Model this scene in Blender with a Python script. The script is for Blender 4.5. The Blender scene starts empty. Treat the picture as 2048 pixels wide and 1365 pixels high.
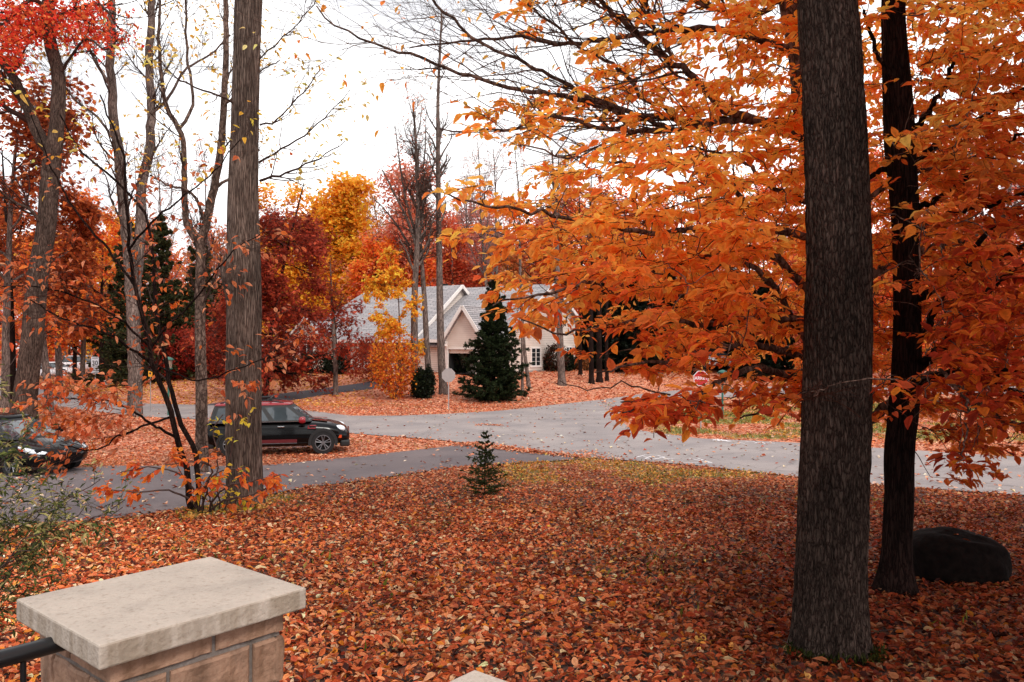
import bpy, math, random
import numpy as np
from mathutils import Vector
rng = np.random.default_rng(11)
random.seed(5)
sc = bpy.context.scene
COL = sc.collection
CAMZ, F, CX, HY = 3.4, 1590.0, 1024.0, 688.0

# ------------------------------------------------------------------ colour
def lin(c):
    c = np.asarray(c, float) / 255.0
    return np.where(c <= 0.04045, c / 12.92, ((c + 0.055) / 1.055) ** 2.4)
def L4(r, g, b, k=1.0):
    v = lin((r, g, b)) * k
    return (float(v[0]), float(v[1]), float(v[2]), 1.0)
def pal(cols, n, jit=0.18, w=None, hue=0.035):
    c = np.array([lin(x) for x in cols])
    i = rng.choice(len(c), n, p=w)
    out = c[i] * np.exp(rng.normal(0, jit, (n, 1)))
    out *= np.exp(rng.normal(0, hue, (n, 3)))
    return np.clip(out, 0.003, 0.85)

# ------------------------------------------------------------------ noise
_g = np.random.default_rng(3).random((64, 64))
def vnoise(x, y):
    x = np.asarray(x, float); y = np.asarray(y, float)
    xi = np.floor(x).astype(int); yi = np.floor(y).astype(int)
    fx = x - xi; fy = y - yi
    fx = fx * fx * (3 - 2 * fx); fy = fy * fy * (3 - 2 * fy)
    a = _g[xi % 64, yi % 64]; b = _g[(xi + 1) % 64, yi % 64]
    c = _g[xi % 64, (yi + 1) % 64]; d = _g[(xi + 1) % 64, (yi + 1) % 64]
    return (a * (1 - fx) + b * fx) * (1 - fy) + (c * (1 - fx) + d * fx) * fy
def fbm(x, y, o=3):
    s = 0; a = 0.5
    for k in range(o):
        s = s + a * vnoise(x * 2 ** k + 7.3 * k, y * 2 ** k + 3.1 * k); a *= 0.5
    return s
def sstep(t):
    t = np.clip(t, 0, 1); return t * t * (3 - 2 * t)

# ------------------------------------------------------------------ terrain
def gz(x, y):
    x = np.asarray(x, float); y = np.asarray(y, float)
    t = np.clip((22 - y) / 22, 0, 1)
    z = 1.40 * t ** 1.25
    st = 44 + np.maximum(0, x) * 1.0
    m = sstep((y - st) / 19.0) * sstep((x + 31) / 9.0) * (1 - sstep((x - 16) / 10.0))
    z = z + 1.12 * m
    z = z + 0.05 * (fbm(x * 0.5 + 40, y * 0.5 + 40, 2) - 0.37) * sstep((24 - y) / 4)
    z = z + 0.9 * sstep((y - 95) / 60)
    return z
def PT(px, py, Y):
    return np.array([(px - CX) / F * Y, Y, CAMZ - (py - HY) / F * Y])
def P(px, py):
    Y = np.arange(1.5, 260, 0.05)
    X = (px - CX) / F * Y
    f = CAMZ - (py - HY) / F * Y - gz(X, Y)
    k = np.argmax(f < 0) if (f < 0).any() else len(Y) - 1
    y = float(Y[k]); x = (px - CX) / F * y
    return np.array([x, y, float(gz(x, y))])

# ------------------------------------------------------------------ mesh builder
class MB:
    def __init__(s): s.V = []; s.T = []; s.C = []; s.n = 0; s.S = []
    def add(s, V, faces, col=None, smooth=False):
        V = np.asarray(V, float).reshape(-1, 3)
        faces = np.asarray(faces)
        s.V.append(V); s.T.append(faces + s.n); s.n += len(V)
        s.S.append(np.full(len(faces), smooth))
        if col is None: col = np.full((len(V), 3), 0.5)
        col = np.asarray(col, float)
        if col.ndim == 1: col = np.repeat(col[None], len(V), 0)
        s.C.append(col)
    def poly(s, V, col=None):
        s.add(V, [list(range(len(V)))], col)
    def box(s, c, d, rz=0.0, col=None, taper=1.0):
        c = np.asarray(c, float); h = np.asarray(d, float) / 2
        v = np.array([[sx * h[0] * (taper if sz > 0 else 1), sy * h[1] * (taper if sz > 0 else 1), sz * h[2]]
                      for sz in (-1, 1) for sy in (-1, 1) for sx in (-1, 1)])
        ca, sa = math.cos(rz), math.sin(rz)
        v = v @ np.array([[ca, sa, 0], [-sa, ca, 0], [0, 0, 1]]) + c
        s.add(v, [[0, 2, 3, 1], [4, 5, 7, 6], [0, 1, 5, 4], [2, 6, 7, 3], [0, 4, 6, 2], [1, 3, 7, 5]], col)
    def build(s, name, mat, parent=None, mats=None, bevel=0, local=None):
        me = bpy.data.meshes.new(name)
        if s.V:
            V = np.concatenate(s.V)
            if local is not None: V = V - np.asarray(local, float)
            loops = np.concatenate([t.reshape(-1) for t in s.T])
            cnt = np.concatenate([np.full(len(t), t.shape[1]) for t in s.T])
            me.vertices.add(len(V)); me.vertices.foreach_set('co', V.astype(np.float32).reshape(-1))
            me.loops.add(len(loops)); me.loops.foreach_set('vertex_index', loops.astype(np.int32))
            me.polygons.add(len(cnt))
            st = np.concatenate([[0], np.cumsum(cnt)[:-1]])
            me.polygons.foreach_set('loop_start', st.astype(np.int32))
            me.polygons.foreach_set('loop_total', cnt.astype(np.int32))
            me.polygons.foreach_set('use_smooth', np.concatenate(s.S))
            ca = me.color_attributes.new('col', 'FLOAT_COLOR', 'POINT')
            C = np.concatenate(s.C); C = np.concatenate([C, np.ones((len(C), 1))], 1)
            ca.data.foreach_set('color', C.astype(np.float32).reshape(-1))
            me.update(calc_edges=True); me.validate()
        me.materials.append(mat)
        o = bpy.data.objects.new(name, me); COL.objects.link(o)
        if parent is not None: o.parent = parent
        if bevel:
            b = o.modifiers.new('bev', 'BEVEL'); b.width = bevel; b.segments = 2; b.limit_method = 'ANGLE'
        return o

def tag(o, label=None, cat=None, group=None, kind=None):
    if label: o['label'] = label
    if cat: o['category'] = cat
    if group: o['group'] = group
    if kind: o['kind'] = kind
    return o
def thing(name, loc, label, cat, group=None, rz=0.0):
    o = bpy.data.objects.new(name, None); COL.objects.link(o)
    o.location = tuple(float(a) for a in loc); o.rotation_euler = (0, 0, rz); o.empty_display_size = 0.2
    return tag(o, label, cat, group)

# ------------------------------------------------------------------ tubes, walks, spawn (all batched)
def norm(v): return v / np.maximum(np.linalg.norm(v, axis=-1, keepdims=True), 1e-9)
def tubes(mb, Pp, R, sides=4, col=(.1, .08, .06), smooth=True, cap=False):
    Pp = np.asarray(Pp, float); R = np.asarray(R, float)
    if Pp.ndim == 2: Pp = Pp[None]; R = R[None]
    B, n, _ = Pp.shape
    T = norm(np.gradient(Pp, axis=1))
    ref = np.zeros((B, 1, 3)); ax = np.argmin(np.abs(T.mean(1)), axis=1); ref[np.arange(B), 0, ax] = 1
    U = norm(np.cross(T, np.broadcast_to(ref, T.shape))); W = np.cross(T, U)
    a = np.linspace(0, 2 * np.pi, sides, endpoint=False)
    V = Pp[:, :, None] + R[:, :, None, None] * (np.cos(a)[None, None, :, None] * U[:, :, None] + np.sin(a)[None, None, :, None] * W[:, :, None])
    idx = np.arange(B * n * sides).reshape(B, n, sides)
    q = np.stack([idx[:, :-1, :], np.roll(idx, -1, 2)[:, :-1, :], np.roll(idx, -1, 2)[:, 1:, :], idx[:, 1:, :]], -1).reshape(-1, 4)
    mb.add(V.reshape(-1, 3), q, np.asarray(col), smooth)
    if cap:
        V2 = V.reshape(B, n, sides, 3)
        for b in range(B):
            mb.poly(V2[b, 0][::-1], np.asarray(col)); mb.poly(V2[b, -1], np.asarray(col))
def walk(p0, d0, L, n, wander, trop=(0, 0, 0)):
    B = len(p0); Pp = np.zeros((B, n + 1, 3)); Pp[:, 0] = p0; d = norm(np.asarray(d0, float))
    tr = np.asarray(trop, float); st = (np.asarray(L) / n)[:, None]
    for i in range(n):
        d = norm(d + rng.normal(0, wander, (B, 3)) + tr)
        Pp[:, i + 1] = Pp[:, i] + d * st
    return Pp
def spawn(Pp, R, k, t0, t1, ang, Lf, n, wander=0.15, trop=(0, 0, 0), rf=0.6, flat=0.0, taperL=0.5, rmin=0.003, rtip=0.3):
    """k children on each parent polyline; Lf = child length (scalar or (lo,hi))"""
    B, m, _ = Pp.shape
    t = rng.uniform(t0, t1, (B, k)); t = np.sort(t, 1)
    x = t * (m - 1); i = np.minimum(x.astype(int), m - 2); f = x - i
    bi = np.arange(B)[:, None]
    p = Pp[bi, i] * (1 - f[..., None]) + Pp[bi, i + 1] * f[..., None]
    T = norm(Pp[bi, i + 1] - Pp[bi, i]); r = R[bi, i] * (1 - f) + R[bi, i + 1] * f
    p = p.reshape(-1, 3); T = T.reshape(-1, 3); r = r.reshape(-1); tt = t.reshape(-1)
    rv = rng.normal(0, 1, (len(p), 3)); rv[:, 2] *= (1 - flat)
    S = norm(rv - (rv * T).sum(1, keepdims=True) * T)
    a = np.radians(rng.normal(ang, 8, len(p)))[:, None]
    d = norm(T * np.cos(a) + S * np.sin(a))
    lo, hi = Lf if isinstance(Lf, tuple) else (Lf * 0.7, Lf * 1.2)
    L = rng.uniform(lo, hi, len(p)) * (1 - taperL * tt)
    Q = walk(p, d, L, n, wander, trop)
    r0 = np.maximum(r * rf, rmin)
    RR = r0[:, None] * np.linspace(1, rtip, n + 1)[None]
    return Q, np.maximum(RR, rmin * 0.6)

# ------------------------------------------------------------------ leaves
FULL_V = np.array([[0, 0, 0], [0, .3, 0], [0, .64, 0], [0, 1, 0],
                   [-.19, .2, .05], [-.27, .48, .07], [-.16, .78, .04],
                   [.19, .2, .05], [.27, .48, .07], [.16, .78, .04]])
FULL_F = np.array([[0, 1, 4], [4, 1, 5], [5, 1, 2], [5, 2, 6], [6, 2, 3], [0, 7, 1], [7, 8, 1], [8, 2, 1], [8, 9, 2], [9, 3, 2]])
DIA_V = np.array([[0, 0, 0], [-.3, .5, .09], [0, 1, 0], [.3, .5, .09]])
DIA_F = np.array([[0, 2, 1], [0, 3, 2]])
_a = np.radians([-160, -120, -95, -62, -38, 0, 38, 62, 95, 120, 160])
_r = np.array([.12, .42, .27, .66, .33, .8, .33, .66, .27, .42, .12])
MAP_V = np.concatenate([[[0, .25, 0]], np.stack([np.sin(_a) * _r, .25 + np.cos(_a) * _r, np.abs(np.sin(_a)) * _r * .25], 1)])
MAP_F = np.array([[0, i + 1, i] for i in range(1, 11)])
OAK_V = np.array([[0, 0, 0], [-.1, .1, 0], [-.32, .32, .06], [-.08, .38, 0], [-.36, .62, .06], [-.08, .66, 0], [0, 1, 0],
                  [.08, .66, 0], [.36, .62, .06], [.08, .38, 0], [.32, .32, .06], [.1, .1, 0]])
OAK_F = np.array([[0, 3, 1], [1, 3, 2], [0, 9, 3], [0, 11, 9], [11, 10, 9], [3, 9, 7], [3, 7, 5], [3, 5, 4], [9, 8, 7], [5, 7, 6]])
TMPL = {'full': (FULL_V, FULL_F), 'dia': (DIA_V, DIA_F), 'maple': (MAP_V, MAP_F), 'oak': (OAK_V, OAK_F)}
def leaves(mb, pos, d, nrm, size, col, kind='full', curl=0.25, wid=1.0):
    if len(pos) == 0: return
    TV, TF = TMPL[kind]
    y = norm(d); x = norm(np.cross(y, nrm)); z = np.cross(x, y)
    N = len(pos); cu = rng.normal(curl, abs(curl) * 0.7 + 0.05, (N, 1)); fo = rng.uniform(0.2, 2.6, (N, 1))
    w = wid * rng.uniform(0.75, 1.2, (N, 1))
    tx = TV[None, :, 0] * w; ty = TV[None, :, 1]; tz = TV[None, :, 2] * fo - cu * ty ** 2
    V = pos[:, None] + size[:, None, None] * (tx[..., None] * x[:, None] + ty[..., None] * y[:, None] + tz[..., None] * z[:, None])
    k = len(TV)
    Fc = (TF[None] + (np.arange(N) * k)[:, None, None]).reshape(-1, 3)
    sh = 1 - 0.25 * (np.abs(TV[:, 0]) < 0.01)
    C = col[:, None] * np.broadcast_to(sh[None, :, None], (N, k, 1))
    mb.add(V.reshape(-1, 3), Fc, C.reshape(-1, 3))
def leaves_on(Pp, keep=1.0, droop=0.4, spread=0.9, jitter=0.0, first=1, per=1):
    """leaf positions / directions / normals along twigs, alternate left and right"""
    B, m, _ = Pp.shape
    T = norm(np.gradient(Pp, axis=1))
    out = []
    for q in range(per):
        up = np.array([0, 0, 1.0]) + rng.normal(0, 0.25, (B, m, 3))
        side = norm(np.cross(T, up)); sg = np.where((np.arange(m) + q) % 2 == 0, 1.0, -1.0)[None, :, None]
        d = norm(T * 0.75 + side * sg * spread + np.array([0, 0, -1.0]) * droop + rng.normal(0, 0.3, (B, m, 3)))
        nn = norm(up + rng.normal(0, 0.35, (B, m, 3)))
        p = Pp + rng.normal(0, jitter, Pp.shape)
        out.append((p[:, first:].reshape(-1, 3), d[:, first:].reshape(-1, 3), nn[:, first:].reshape(-1, 3)))
    p, d, nn = [np.concatenate([o[i] for o in out]) for i in range(3)]
    k = rng.random(len(p)) < keep
    return p[k], d[k], nn[k]

# ------------------------------------------------------------------ materials
def mat(name):
    m = bpy.data.materials.new(name); m.use_nodes = True
    nt = m.node_tree; b = nt.nodes['Principled BSDF']
    return m, nt, b
def node(nt, t, **k):
    n = nt.nodes.new(t)
    for a, v in k.items():
        if a in n.inputs.keys(): n.inputs[a].default_value = v
        else: setattr(n, a, v)
    return n
def ramp(nt, stops):
    r = nt.nodes.new('ShaderNodeValToRGB'); e = r.color_ramp.elements
    e[0].position, e[0].color = stops[0]; e[1].position, e[1].color = stops[-1]
    for p, c in stops[1:-1]:
        x = e.new(p); x.color = c
    return r
def coords(nt, scale, kind='Object'):
    tc = nt.nodes.new('ShaderNodeTexCoord'); mp = nt.nodes.new('ShaderNodeMapping')
    mp.inputs['Scale'].default_value = scale
    nt.links.new(tc.outputs[kind], mp.inputs['Vector']); return mp
def plain(name, c, rough=0.6, metal=0.0, var=0.12, scale=8.0, bump=0.0, coat=0.0, spec=None):
    m, nt, b = mat(name)
    mp = coords(nt, (1, 1, 1)); n = node(nt, 'ShaderNodeTexNoise', Scale=scale, Detail=5.0)
    nt.links.new(mp.outputs[0], n.inputs['Vector'])
    c = np.array(c[:3]); r = ramp(nt, [(0.3, tuple(c * (1 - var)) + (1,)), (0.7, tuple(np.minimum(c * (1 + var), 1)) + (1,))])
    nt.links.new(n.outputs['Fac'], r.inputs['Fac']); nt.links.new(r.outputs['Color'], b.inputs['Base Color'])
    b.inputs['Roughness'].default_value = rough; b.inputs['Metallic'].default_value = metal
    if coat: b.inputs['Coat Weight'].default_value = coat; b.inputs['Coat Roughness'].default_value = 0.03
    if spec is not None: b.inputs['Specular IOR Level'].default_value = spec
    if bump:
        bu = node(nt, 'ShaderNodeBump', Strength=bump, Distance=0.02)
        nt.links.new(n.outputs['Fac'], bu.inputs['Height']); nt.links.new(bu.outputs['Normal'], b.inputs['Normal'])
    return m
def leaf_mat(name, trans=0.4, rough=0.55, sat=1.0, val=1.25):
    m, nt, b = mat(name)
    at = node(nt, 'ShaderNodeAttribute', attribute_name='col')
    mp = coords(nt, (1, 1, 1)); n = node(nt, 'ShaderNodeTexNoise', Scale=55.0, Detail=2.0)
    nt.links.new(mp.outputs[0], n.inputs['Vector'])
    r = ramp(nt, [(0.3, (.84, .8, .74, 1)), (0.62, (1.08, 1.08, 1.08, 1))])
    nt.links.new(n.outputs['Fac'], r.inputs['Fac'])
    mx = node(nt, 'ShaderNodeMix', data_type='RGBA', blend_type='MULTIPLY'); mx.inputs[0].default_value = 1
    nt.links.new(at.outputs['Color'], mx.inputs[6]); nt.links.new(r.outputs['Color'], mx.inputs[7])
    col = mx.outputs[2]
    nt.links.new(col, b.inputs['Base Color']); b.inputs['Roughness'].default_value = rough
    b.inputs['Specular IOR Level'].default_value = 0.1
    tr = node(nt, 'ShaderNodeBsdfTranslucent')
    hs = node(nt, 'ShaderNodeHueSaturation', Saturation=1.12 * sat, Value=val); nt.links.new(col, hs.inputs['Color'])
    nt.links.new(hs.outputs['Color'], tr.inputs['Color'])
    ms = node(nt, 'ShaderNodeMixShader'); ms.inputs[0].default_value = trans
    out = [x for x in nt.nodes if x.type == 'OUTPUT_MATERIAL'][0]
    nt.links.new(b.outputs[0], ms.inputs[1]); nt.links.new(tr.outputs[0], ms.inputs[2]); nt.links.new(ms.outputs[0], out.inputs['Surface'])
    return m
def bark(name, dark, light, sx=26.0, sz=3.5, bump=0.7, moss=0.0, dist=0.03):
    m, nt, b = mat(name)
    mp = coords(nt, (sx, sx, sz)); v = node(nt, 'ShaderNodeTexVoronoi', Scale=1.0, feature='DISTANCE_TO_EDGE')
    nz = node(nt, 'ShaderNodeTexNoise', Scale=1.4, Detail=4.0)
    ad = node(nt, 'ShaderNodeVectorMath', operation='MULTIPLY_ADD')
    nt.links.new(mp.outputs[0], nz.inputs['Vector']); nt.links.new(nz.outputs['Color'], ad.inputs[0])
    ad.inputs[1].default_value = (1.6, 1.6, 1.6); nt.links.new(mp.outputs[0], ad.inputs[2]); nt.links.new(ad.outputs[0], v.inputs['Vector'])
    mp2 = coords(nt, (sx * 1.5, sx * 1.5, sz * .9)); n2 = node(nt, 'ShaderNodeTexNoise', Scale=1.0, Detail=7.0, Roughness=0.65)
    nt.links.new(mp2.outputs[0], n2.inputs['Vector'])
    r1 = ramp(nt, [(0.0, (0, 0, 0, 1)), (0.28, (1, 1, 1, 1))]); nt.links.new(v.outputs['Distance'], r1.inputs['Fac'])
    mu = node(nt, 'ShaderNodeMath', operation='MULTIPLY'); nt.links.new(r1.outputs['Color'], mu.inputs[0]); nt.links.new(n2.outputs['Fac'], mu.inputs[1])
    d = np.array(dark[:3]); l = np.array(light[:3])
    r2 = ramp(nt, [(0.25, tuple(d) + (1,)), (0.5, tuple((d + l) / 2) + (1,)), (0.75, tuple(l) + (1,))]); nt.links.new(n2.outputs['Fac'], r2.inputs['Fac'])
    rk = ramp(nt, [(0.0, (.22, .2, .2, 1)), (0.1, (.62, .6, .6, 1)), (0.22, (1, 1, 1, 1))]); nt.links.new(v.outputs['Distance'], rk.inputs['Fac'])
    rc = node(nt, 'ShaderNodeMix', data_type='RGBA', blend_type='MULTIPLY'); rc.inputs[0].default_value = 1
    nt.links.new(r2.outputs['Color'], rc.inputs[6]); nt.links.new(rk.outputs['Color'], rc.inputs[7])
    mp3 = coords(nt, (1.3, 1.3, .5)); n3 = node(nt, 'ShaderNodeTexNoise', Scale=2.0, Detail=3.0); nt.links.new(mp3.outputs[0], n3.inputs['Vector'])
    r3 = ramp(nt, [(0.35, (.62, .62, .6, 1)), (0.65, (1.15, 1.12, 1.08, 1))]); nt.links.new(n3.outputs['Fac'], r3.inputs['Fac'])
    mx = node(nt, 'ShaderNodeMix', data_type='RGBA', blend_type='MULTIPLY'); mx.inputs[0].default_value = 1
    nt.links.new(rc.outputs[2], mx.inputs[6]); nt.links.new(r3.outputs['Color'], mx.inputs[7])
    nt.links.new(mx.outputs[2], b.inputs['Base Color']); b.inputs['Roughness'].default_value = 0.9
    b.inputs['Specular IOR Level'].default_value = 0.05
    bu = node(nt, 'ShaderNodeBump', Strength=bump, Distance=dist); nt.links.new(mu.outputs[0], bu.inputs['Height'])
    nt.links.new(bu.outputs['Normal'], b.inputs['Normal'])
    return m

M = {}
M['leaf'] = leaf_mat('leaf_living', 0.45, sat=.88, val=1.45)
M['beech'] = leaf_mat('leaf_beech', 0.55, sat=.88, val=1.85)
M['dry'] = leaf_mat('leaf_fallen', 0.06, 0.6)
M['needle'] = leaf_mat('needles', 0.1, 0.5)
M['bark_near'] = bark('bark_furrowed', L4(32, 25, 23), L4(138, 118, 108), 38, 9, 1.0, dist=0.06)
M['bark_mid'] = bark('bark_mid', L4(46, 36, 34), L4(128, 108, 98), 22, 2.5, .8)
M['bark_dark'] = bark('bark_dark', L4(22, 15, 14), L4(64, 48, 44), 30, 4, .8)
M['bark_strip'] = bark('bark_stripped', L4(62, 50, 46), L4(172, 150, 138), 34, 2.4, 1.0)
M['bark_grey'] = bark('bark_grey', L4(74, 62, 58), L4(168, 150, 142), 20, 2.5, .6)
M['bark_smooth'] = bark('bark_smooth', L4(78, 62, 56), L4(146, 122, 110), 10, 5, .25)
M['twig'] = plain('twig_wood', L4(74, 54, 48), .85, var=.3, scale=14)
M['twig_pale'] = plain('twig_wood_pale', L4(138, 118, 108), .85, var=.2, scale=14)
# ================================================================== SETTING
def poly_from_px(pts): return np.array([P(*p)[:2] for p in pts])
near_px = [(-500, 775), (-200, 785), (0, 793), (100, 813), (270, 834), (400, 840), (560, 855), (700, 868), (760, 873), (860, 880), (940, 888), (1000, 897), (1060, 905), (1160, 917), (1300, 926), (1400, 934), (1600, 957), (1750, 972), (2048, 994), (2400, 1022)]
far_px = [(-500, 738), (-200, 744), (0, 752), (100, 779), (270, 808), (400, 811), (548, 816), (620, 823), (700, 833), (800, 833), (900, 829), (1000, 823), (1100, 812), (1200, 801), (1238, 840), (1260, 858), (1300, 866), (1400, 879), (1600, 888), (2048, 917), (2400, 937)]
dn_px = [(-500, 1090), (-300, 1080), (0, 1063), (100, 1054), (265, 1036), (370, 1022), (525, 995), (600, 979), (720, 964), (830, 948), (930, 934), (1020, 929), (1160, 921)]
df_px = [(-500, 935), (-300, 936), (0, 937), (160, 938), (225, 934), (400, 935), (520, 934), (720, 915), (850, 900), (940, 890), (1000, 898.5), (1060, 906.5), (1160, 918.5)]
sl_px = [(1200, 801), (1280, 790), (1350, 782), (1500, 775), (1800, 771), (2200, 769)]
sr_px = [(1239, 841), (1262, 822), (1310, 806), (1437, 796), (1700, 791), (2200, 788)]
hn_px = [(438, 812), (548, 806), (663, 788), (748, 778), (800, 768)]
hf_px = [(400, 811), (521, 793), (663, 775), (725, 767), (760, 760)]
def strip_px(a, b, n):
    """two edges given at matching parameter -> dense matching world edges"""
    A = poly_from_px(a); B = poly_from_px(b)
    def rs(Q, n):
        s = np.concatenate([[0], np.cumsum(np.linalg.norm(np.diff(Q, axis=0), axis=1))]); t = np.linspace(0, s[-1], n)
        return np.stack([np.interp(t, s, Q[:, 0]), np.interp(t, s, Q[:, 1])], 1)
    return A, B, rs(A, n), rs(B, n)
def smooth_col(a, b, n):
    xs = np.linspace(a[0][0], a[-1][0], n)
    ay = np.interp(xs, [p[0] for p in a], [p[1] for p in a]); by = np.interp(xs, [p[0] for p in b], [p[1] for p in b])
    return np.array([P(x, y)[:2] for x, y in zip(xs, ay)]), np.array([P(x, y)[:2] for x, y in zip(xs, by)])
def sheet(name, A, B, off, m, mt, wob=0.0):
    if wob:
        A = A + rng.normal(0, wob, A.shape); B = B + rng.normal(0, wob, B.shape)
    t = np.linspace(0, 1, m)[:, None, None]
    G = A[None] * (1 - t) + B[None] * t
    z = gz(G[..., 0], G[..., 1]) + off
    V = np.concatenate([G, z[..., None]], 2); n = G.shape[1]
    idx = np.arange(m * n).reshape(m, n)
    q = np.stack([idx[:-1, :-1], idx[:-1, 1:], idx[1:, 1:], idx[1:, :-1]], -1).reshape(-1, 4)
    mb = MB(); mb.add(V.reshape(-1, 3), q, None, True)
    return tag(mb.build(name, mt), kind='structure')
RA, RB = smooth_col(near_px, far_px, 240)
DA, DB = smooth_col(dn_px, df_px, 170)
_, _, SA, SB = strip_px(sr_px, sl_px, 90)
_, _, HA, HB = strip_px(hn_px, hf_px, 70)

def asphalt(name, c, crack=0.5):
    m, nt, b = mat(name)
    mp = coords(nt, (1, 1, 1)); n1 = node(nt, 'ShaderNodeTexNoise', Scale=90.0, Detail=3.0); n2 = node(nt, 'ShaderNodeTexNoise', Scale=0.5, Detail=5.0)
    for n in (n1, n2): nt.links.new(mp.outputs[0], n.inputs['Vector'])
    c = np.array(c[:3]); r1 = ramp(nt, [(0.3, tuple(c * .7) + (1,)), (0.7, tuple(c * 1.3) + (1,))]); nt.links.new(n1.outputs['Fac'], r1.inputs['Fac'])
    r2 = ramp(nt, [(0.35, (.82, .82, .84, 1)), (0.65, (1.12, 1.1, 1.08, 1))]); nt.links.new(n2.outputs['Fac'], r2.inputs['Fac'])
    mx = node(nt, 'ShaderNodeMix', data_type='RGBA', blend_type='MULTIPLY'); mx.inputs[0].default_value = 1
    nt.links.new(r1.outputs['Color'], mx.inputs[6]); nt.links.new(r2.outputs['Color'], mx.inputs[7])
    v = node(nt, 'ShaderNodeTexVoronoi', Scale=0.35, feature='DISTANCE_TO_EDGE')
    n3 = node(nt, 'ShaderNodeTexNoise', Scale=1.2, Detail=6.0); ad = node(nt, 'ShaderNodeVectorMath', operation='ADD')
    nt.links.new(mp.outputs[0], n3.inputs['Vector']); nt.links.new(n3.outputs['Color'], ad.inputs[0]); nt.links.new(mp.outputs[0], ad.inputs[1]); nt.links.new(ad.outputs[0], v.inputs['Vector'])
    r3 = ramp(nt, [(0.0, (crack, crack, crack, 1)), (0.012, (1, 1, 1, 1))]); nt.links.new(v.outputs['Distance'], r3.inputs['Fac'])
    mx2 = node(nt, 'ShaderNodeMix', data_type='RGBA', blend_type='MULTIPLY'); mx2.inputs[0].default_value = 1
    nt.links.new(mx.outputs[2], mx2.inputs[6]); nt.links.new(r3.outputs['Color'], mx2.inputs[7])
    nt.links.new(mx2.outputs[2], b.inputs['Base Color']); b.inputs['Roughness'].default_value = 0.85
    bu = node(nt, 'ShaderNodeBump', Strength=.3, Distance=0.01); nt.links.new(n1.outputs['Fac'], bu.inputs['Height']); nt.links.new(bu.outputs['Normal'], b.inputs['Normal'])
    return m
M['road'] = asphalt('asphalt_worn', L4(145, 135, 132), .62)
M['drive'] = asphalt('asphalt_drive', L4(104, 92, 92), .72)
M['hdrive'] = asphalt('asphalt_dark', L4(66, 60, 66), .9)
sheet('main_road', RA, RB, 0.03, 26, M['road'])
sheet('driveway', DA, DB, 0.026, 16, M['drive'])
sheet('side_road', SA, SB, 0.034, 12, M['road'])
sheet('house_driveway', HA, HB, 0.022, 8, M['hdrive'])

def pip(poly, x, y):
    c = np.zeros(len(x), bool); n = len(poly); j = n - 1
    for i in range(n):
        xi, yi = poly[i]; xj, yj = poly[j]
        if abs(yi - yj) > 1e-9:
            c ^= ((yi > y) != (yj > y)) & (x < (xj - xi) * (y - yi) / (yj - yi) + xi)
        j = i
    return c
ROADS = [np.concatenate([RA[::3], RA[-1:], RB[::-3], RB[:1]]), np.concatenate([DA[::3], DA[-1:], DB[::-3], DB[:1]]),
         np.concatenate([SA[::3], SB[::-3]]), np.concatenate([HA[::3], HB[::-3]])]
def onroad(x, y, wob=0.0):
    if wob:
        a = fbm(x * .9 + 11, y * .9, 2) * 2 * np.pi * 2
        x = x + rng.normal(0, wob, x.shape) + np.cos(a) * wob * .6; y = y + rng.normal(0, wob, y.shape) + np.sin(a) * wob * .6
    r = np.zeros(x.shape, bool)
    for q in ROADS: r |= pip(q, x, y)
    return r
def green(x, y):
    """how much lawn shows through the fallen leaves, 0..1"""
    px = CX + F * x / np.maximum(y, 1)
    n = fbm(x * .55 + 3, y * .55 + 9, 3)
    band = sstep((y - 17.0) / 3.5) * (1 - sstep((y - 23.5) / 1.2)) * sstep((px - 960) / 120)
    isl = sstep((y - 27.0) / 1.5) * (1 - sstep((y - 46) / 5)) * sstep((px - 1290) / 70)
    nl = sstep((y - 12) / 1.2) * (1 - sstep((y - 15.5) / 1.5)) * sstep((px - 330) / 60) * (1 - sstep((px - 560) / 90)) * .8
    rr = sstep((px - 1700) / 150) * sstep((y - 13) / 3) * .5
    return np.clip(np.maximum.reduce([band * .5, isl * 1.0, nl, rr * band]) * sstep((n - .36) / .2) * 1.0 + 0.10 * sstep((n - .5) / .1), 0, 1)

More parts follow.
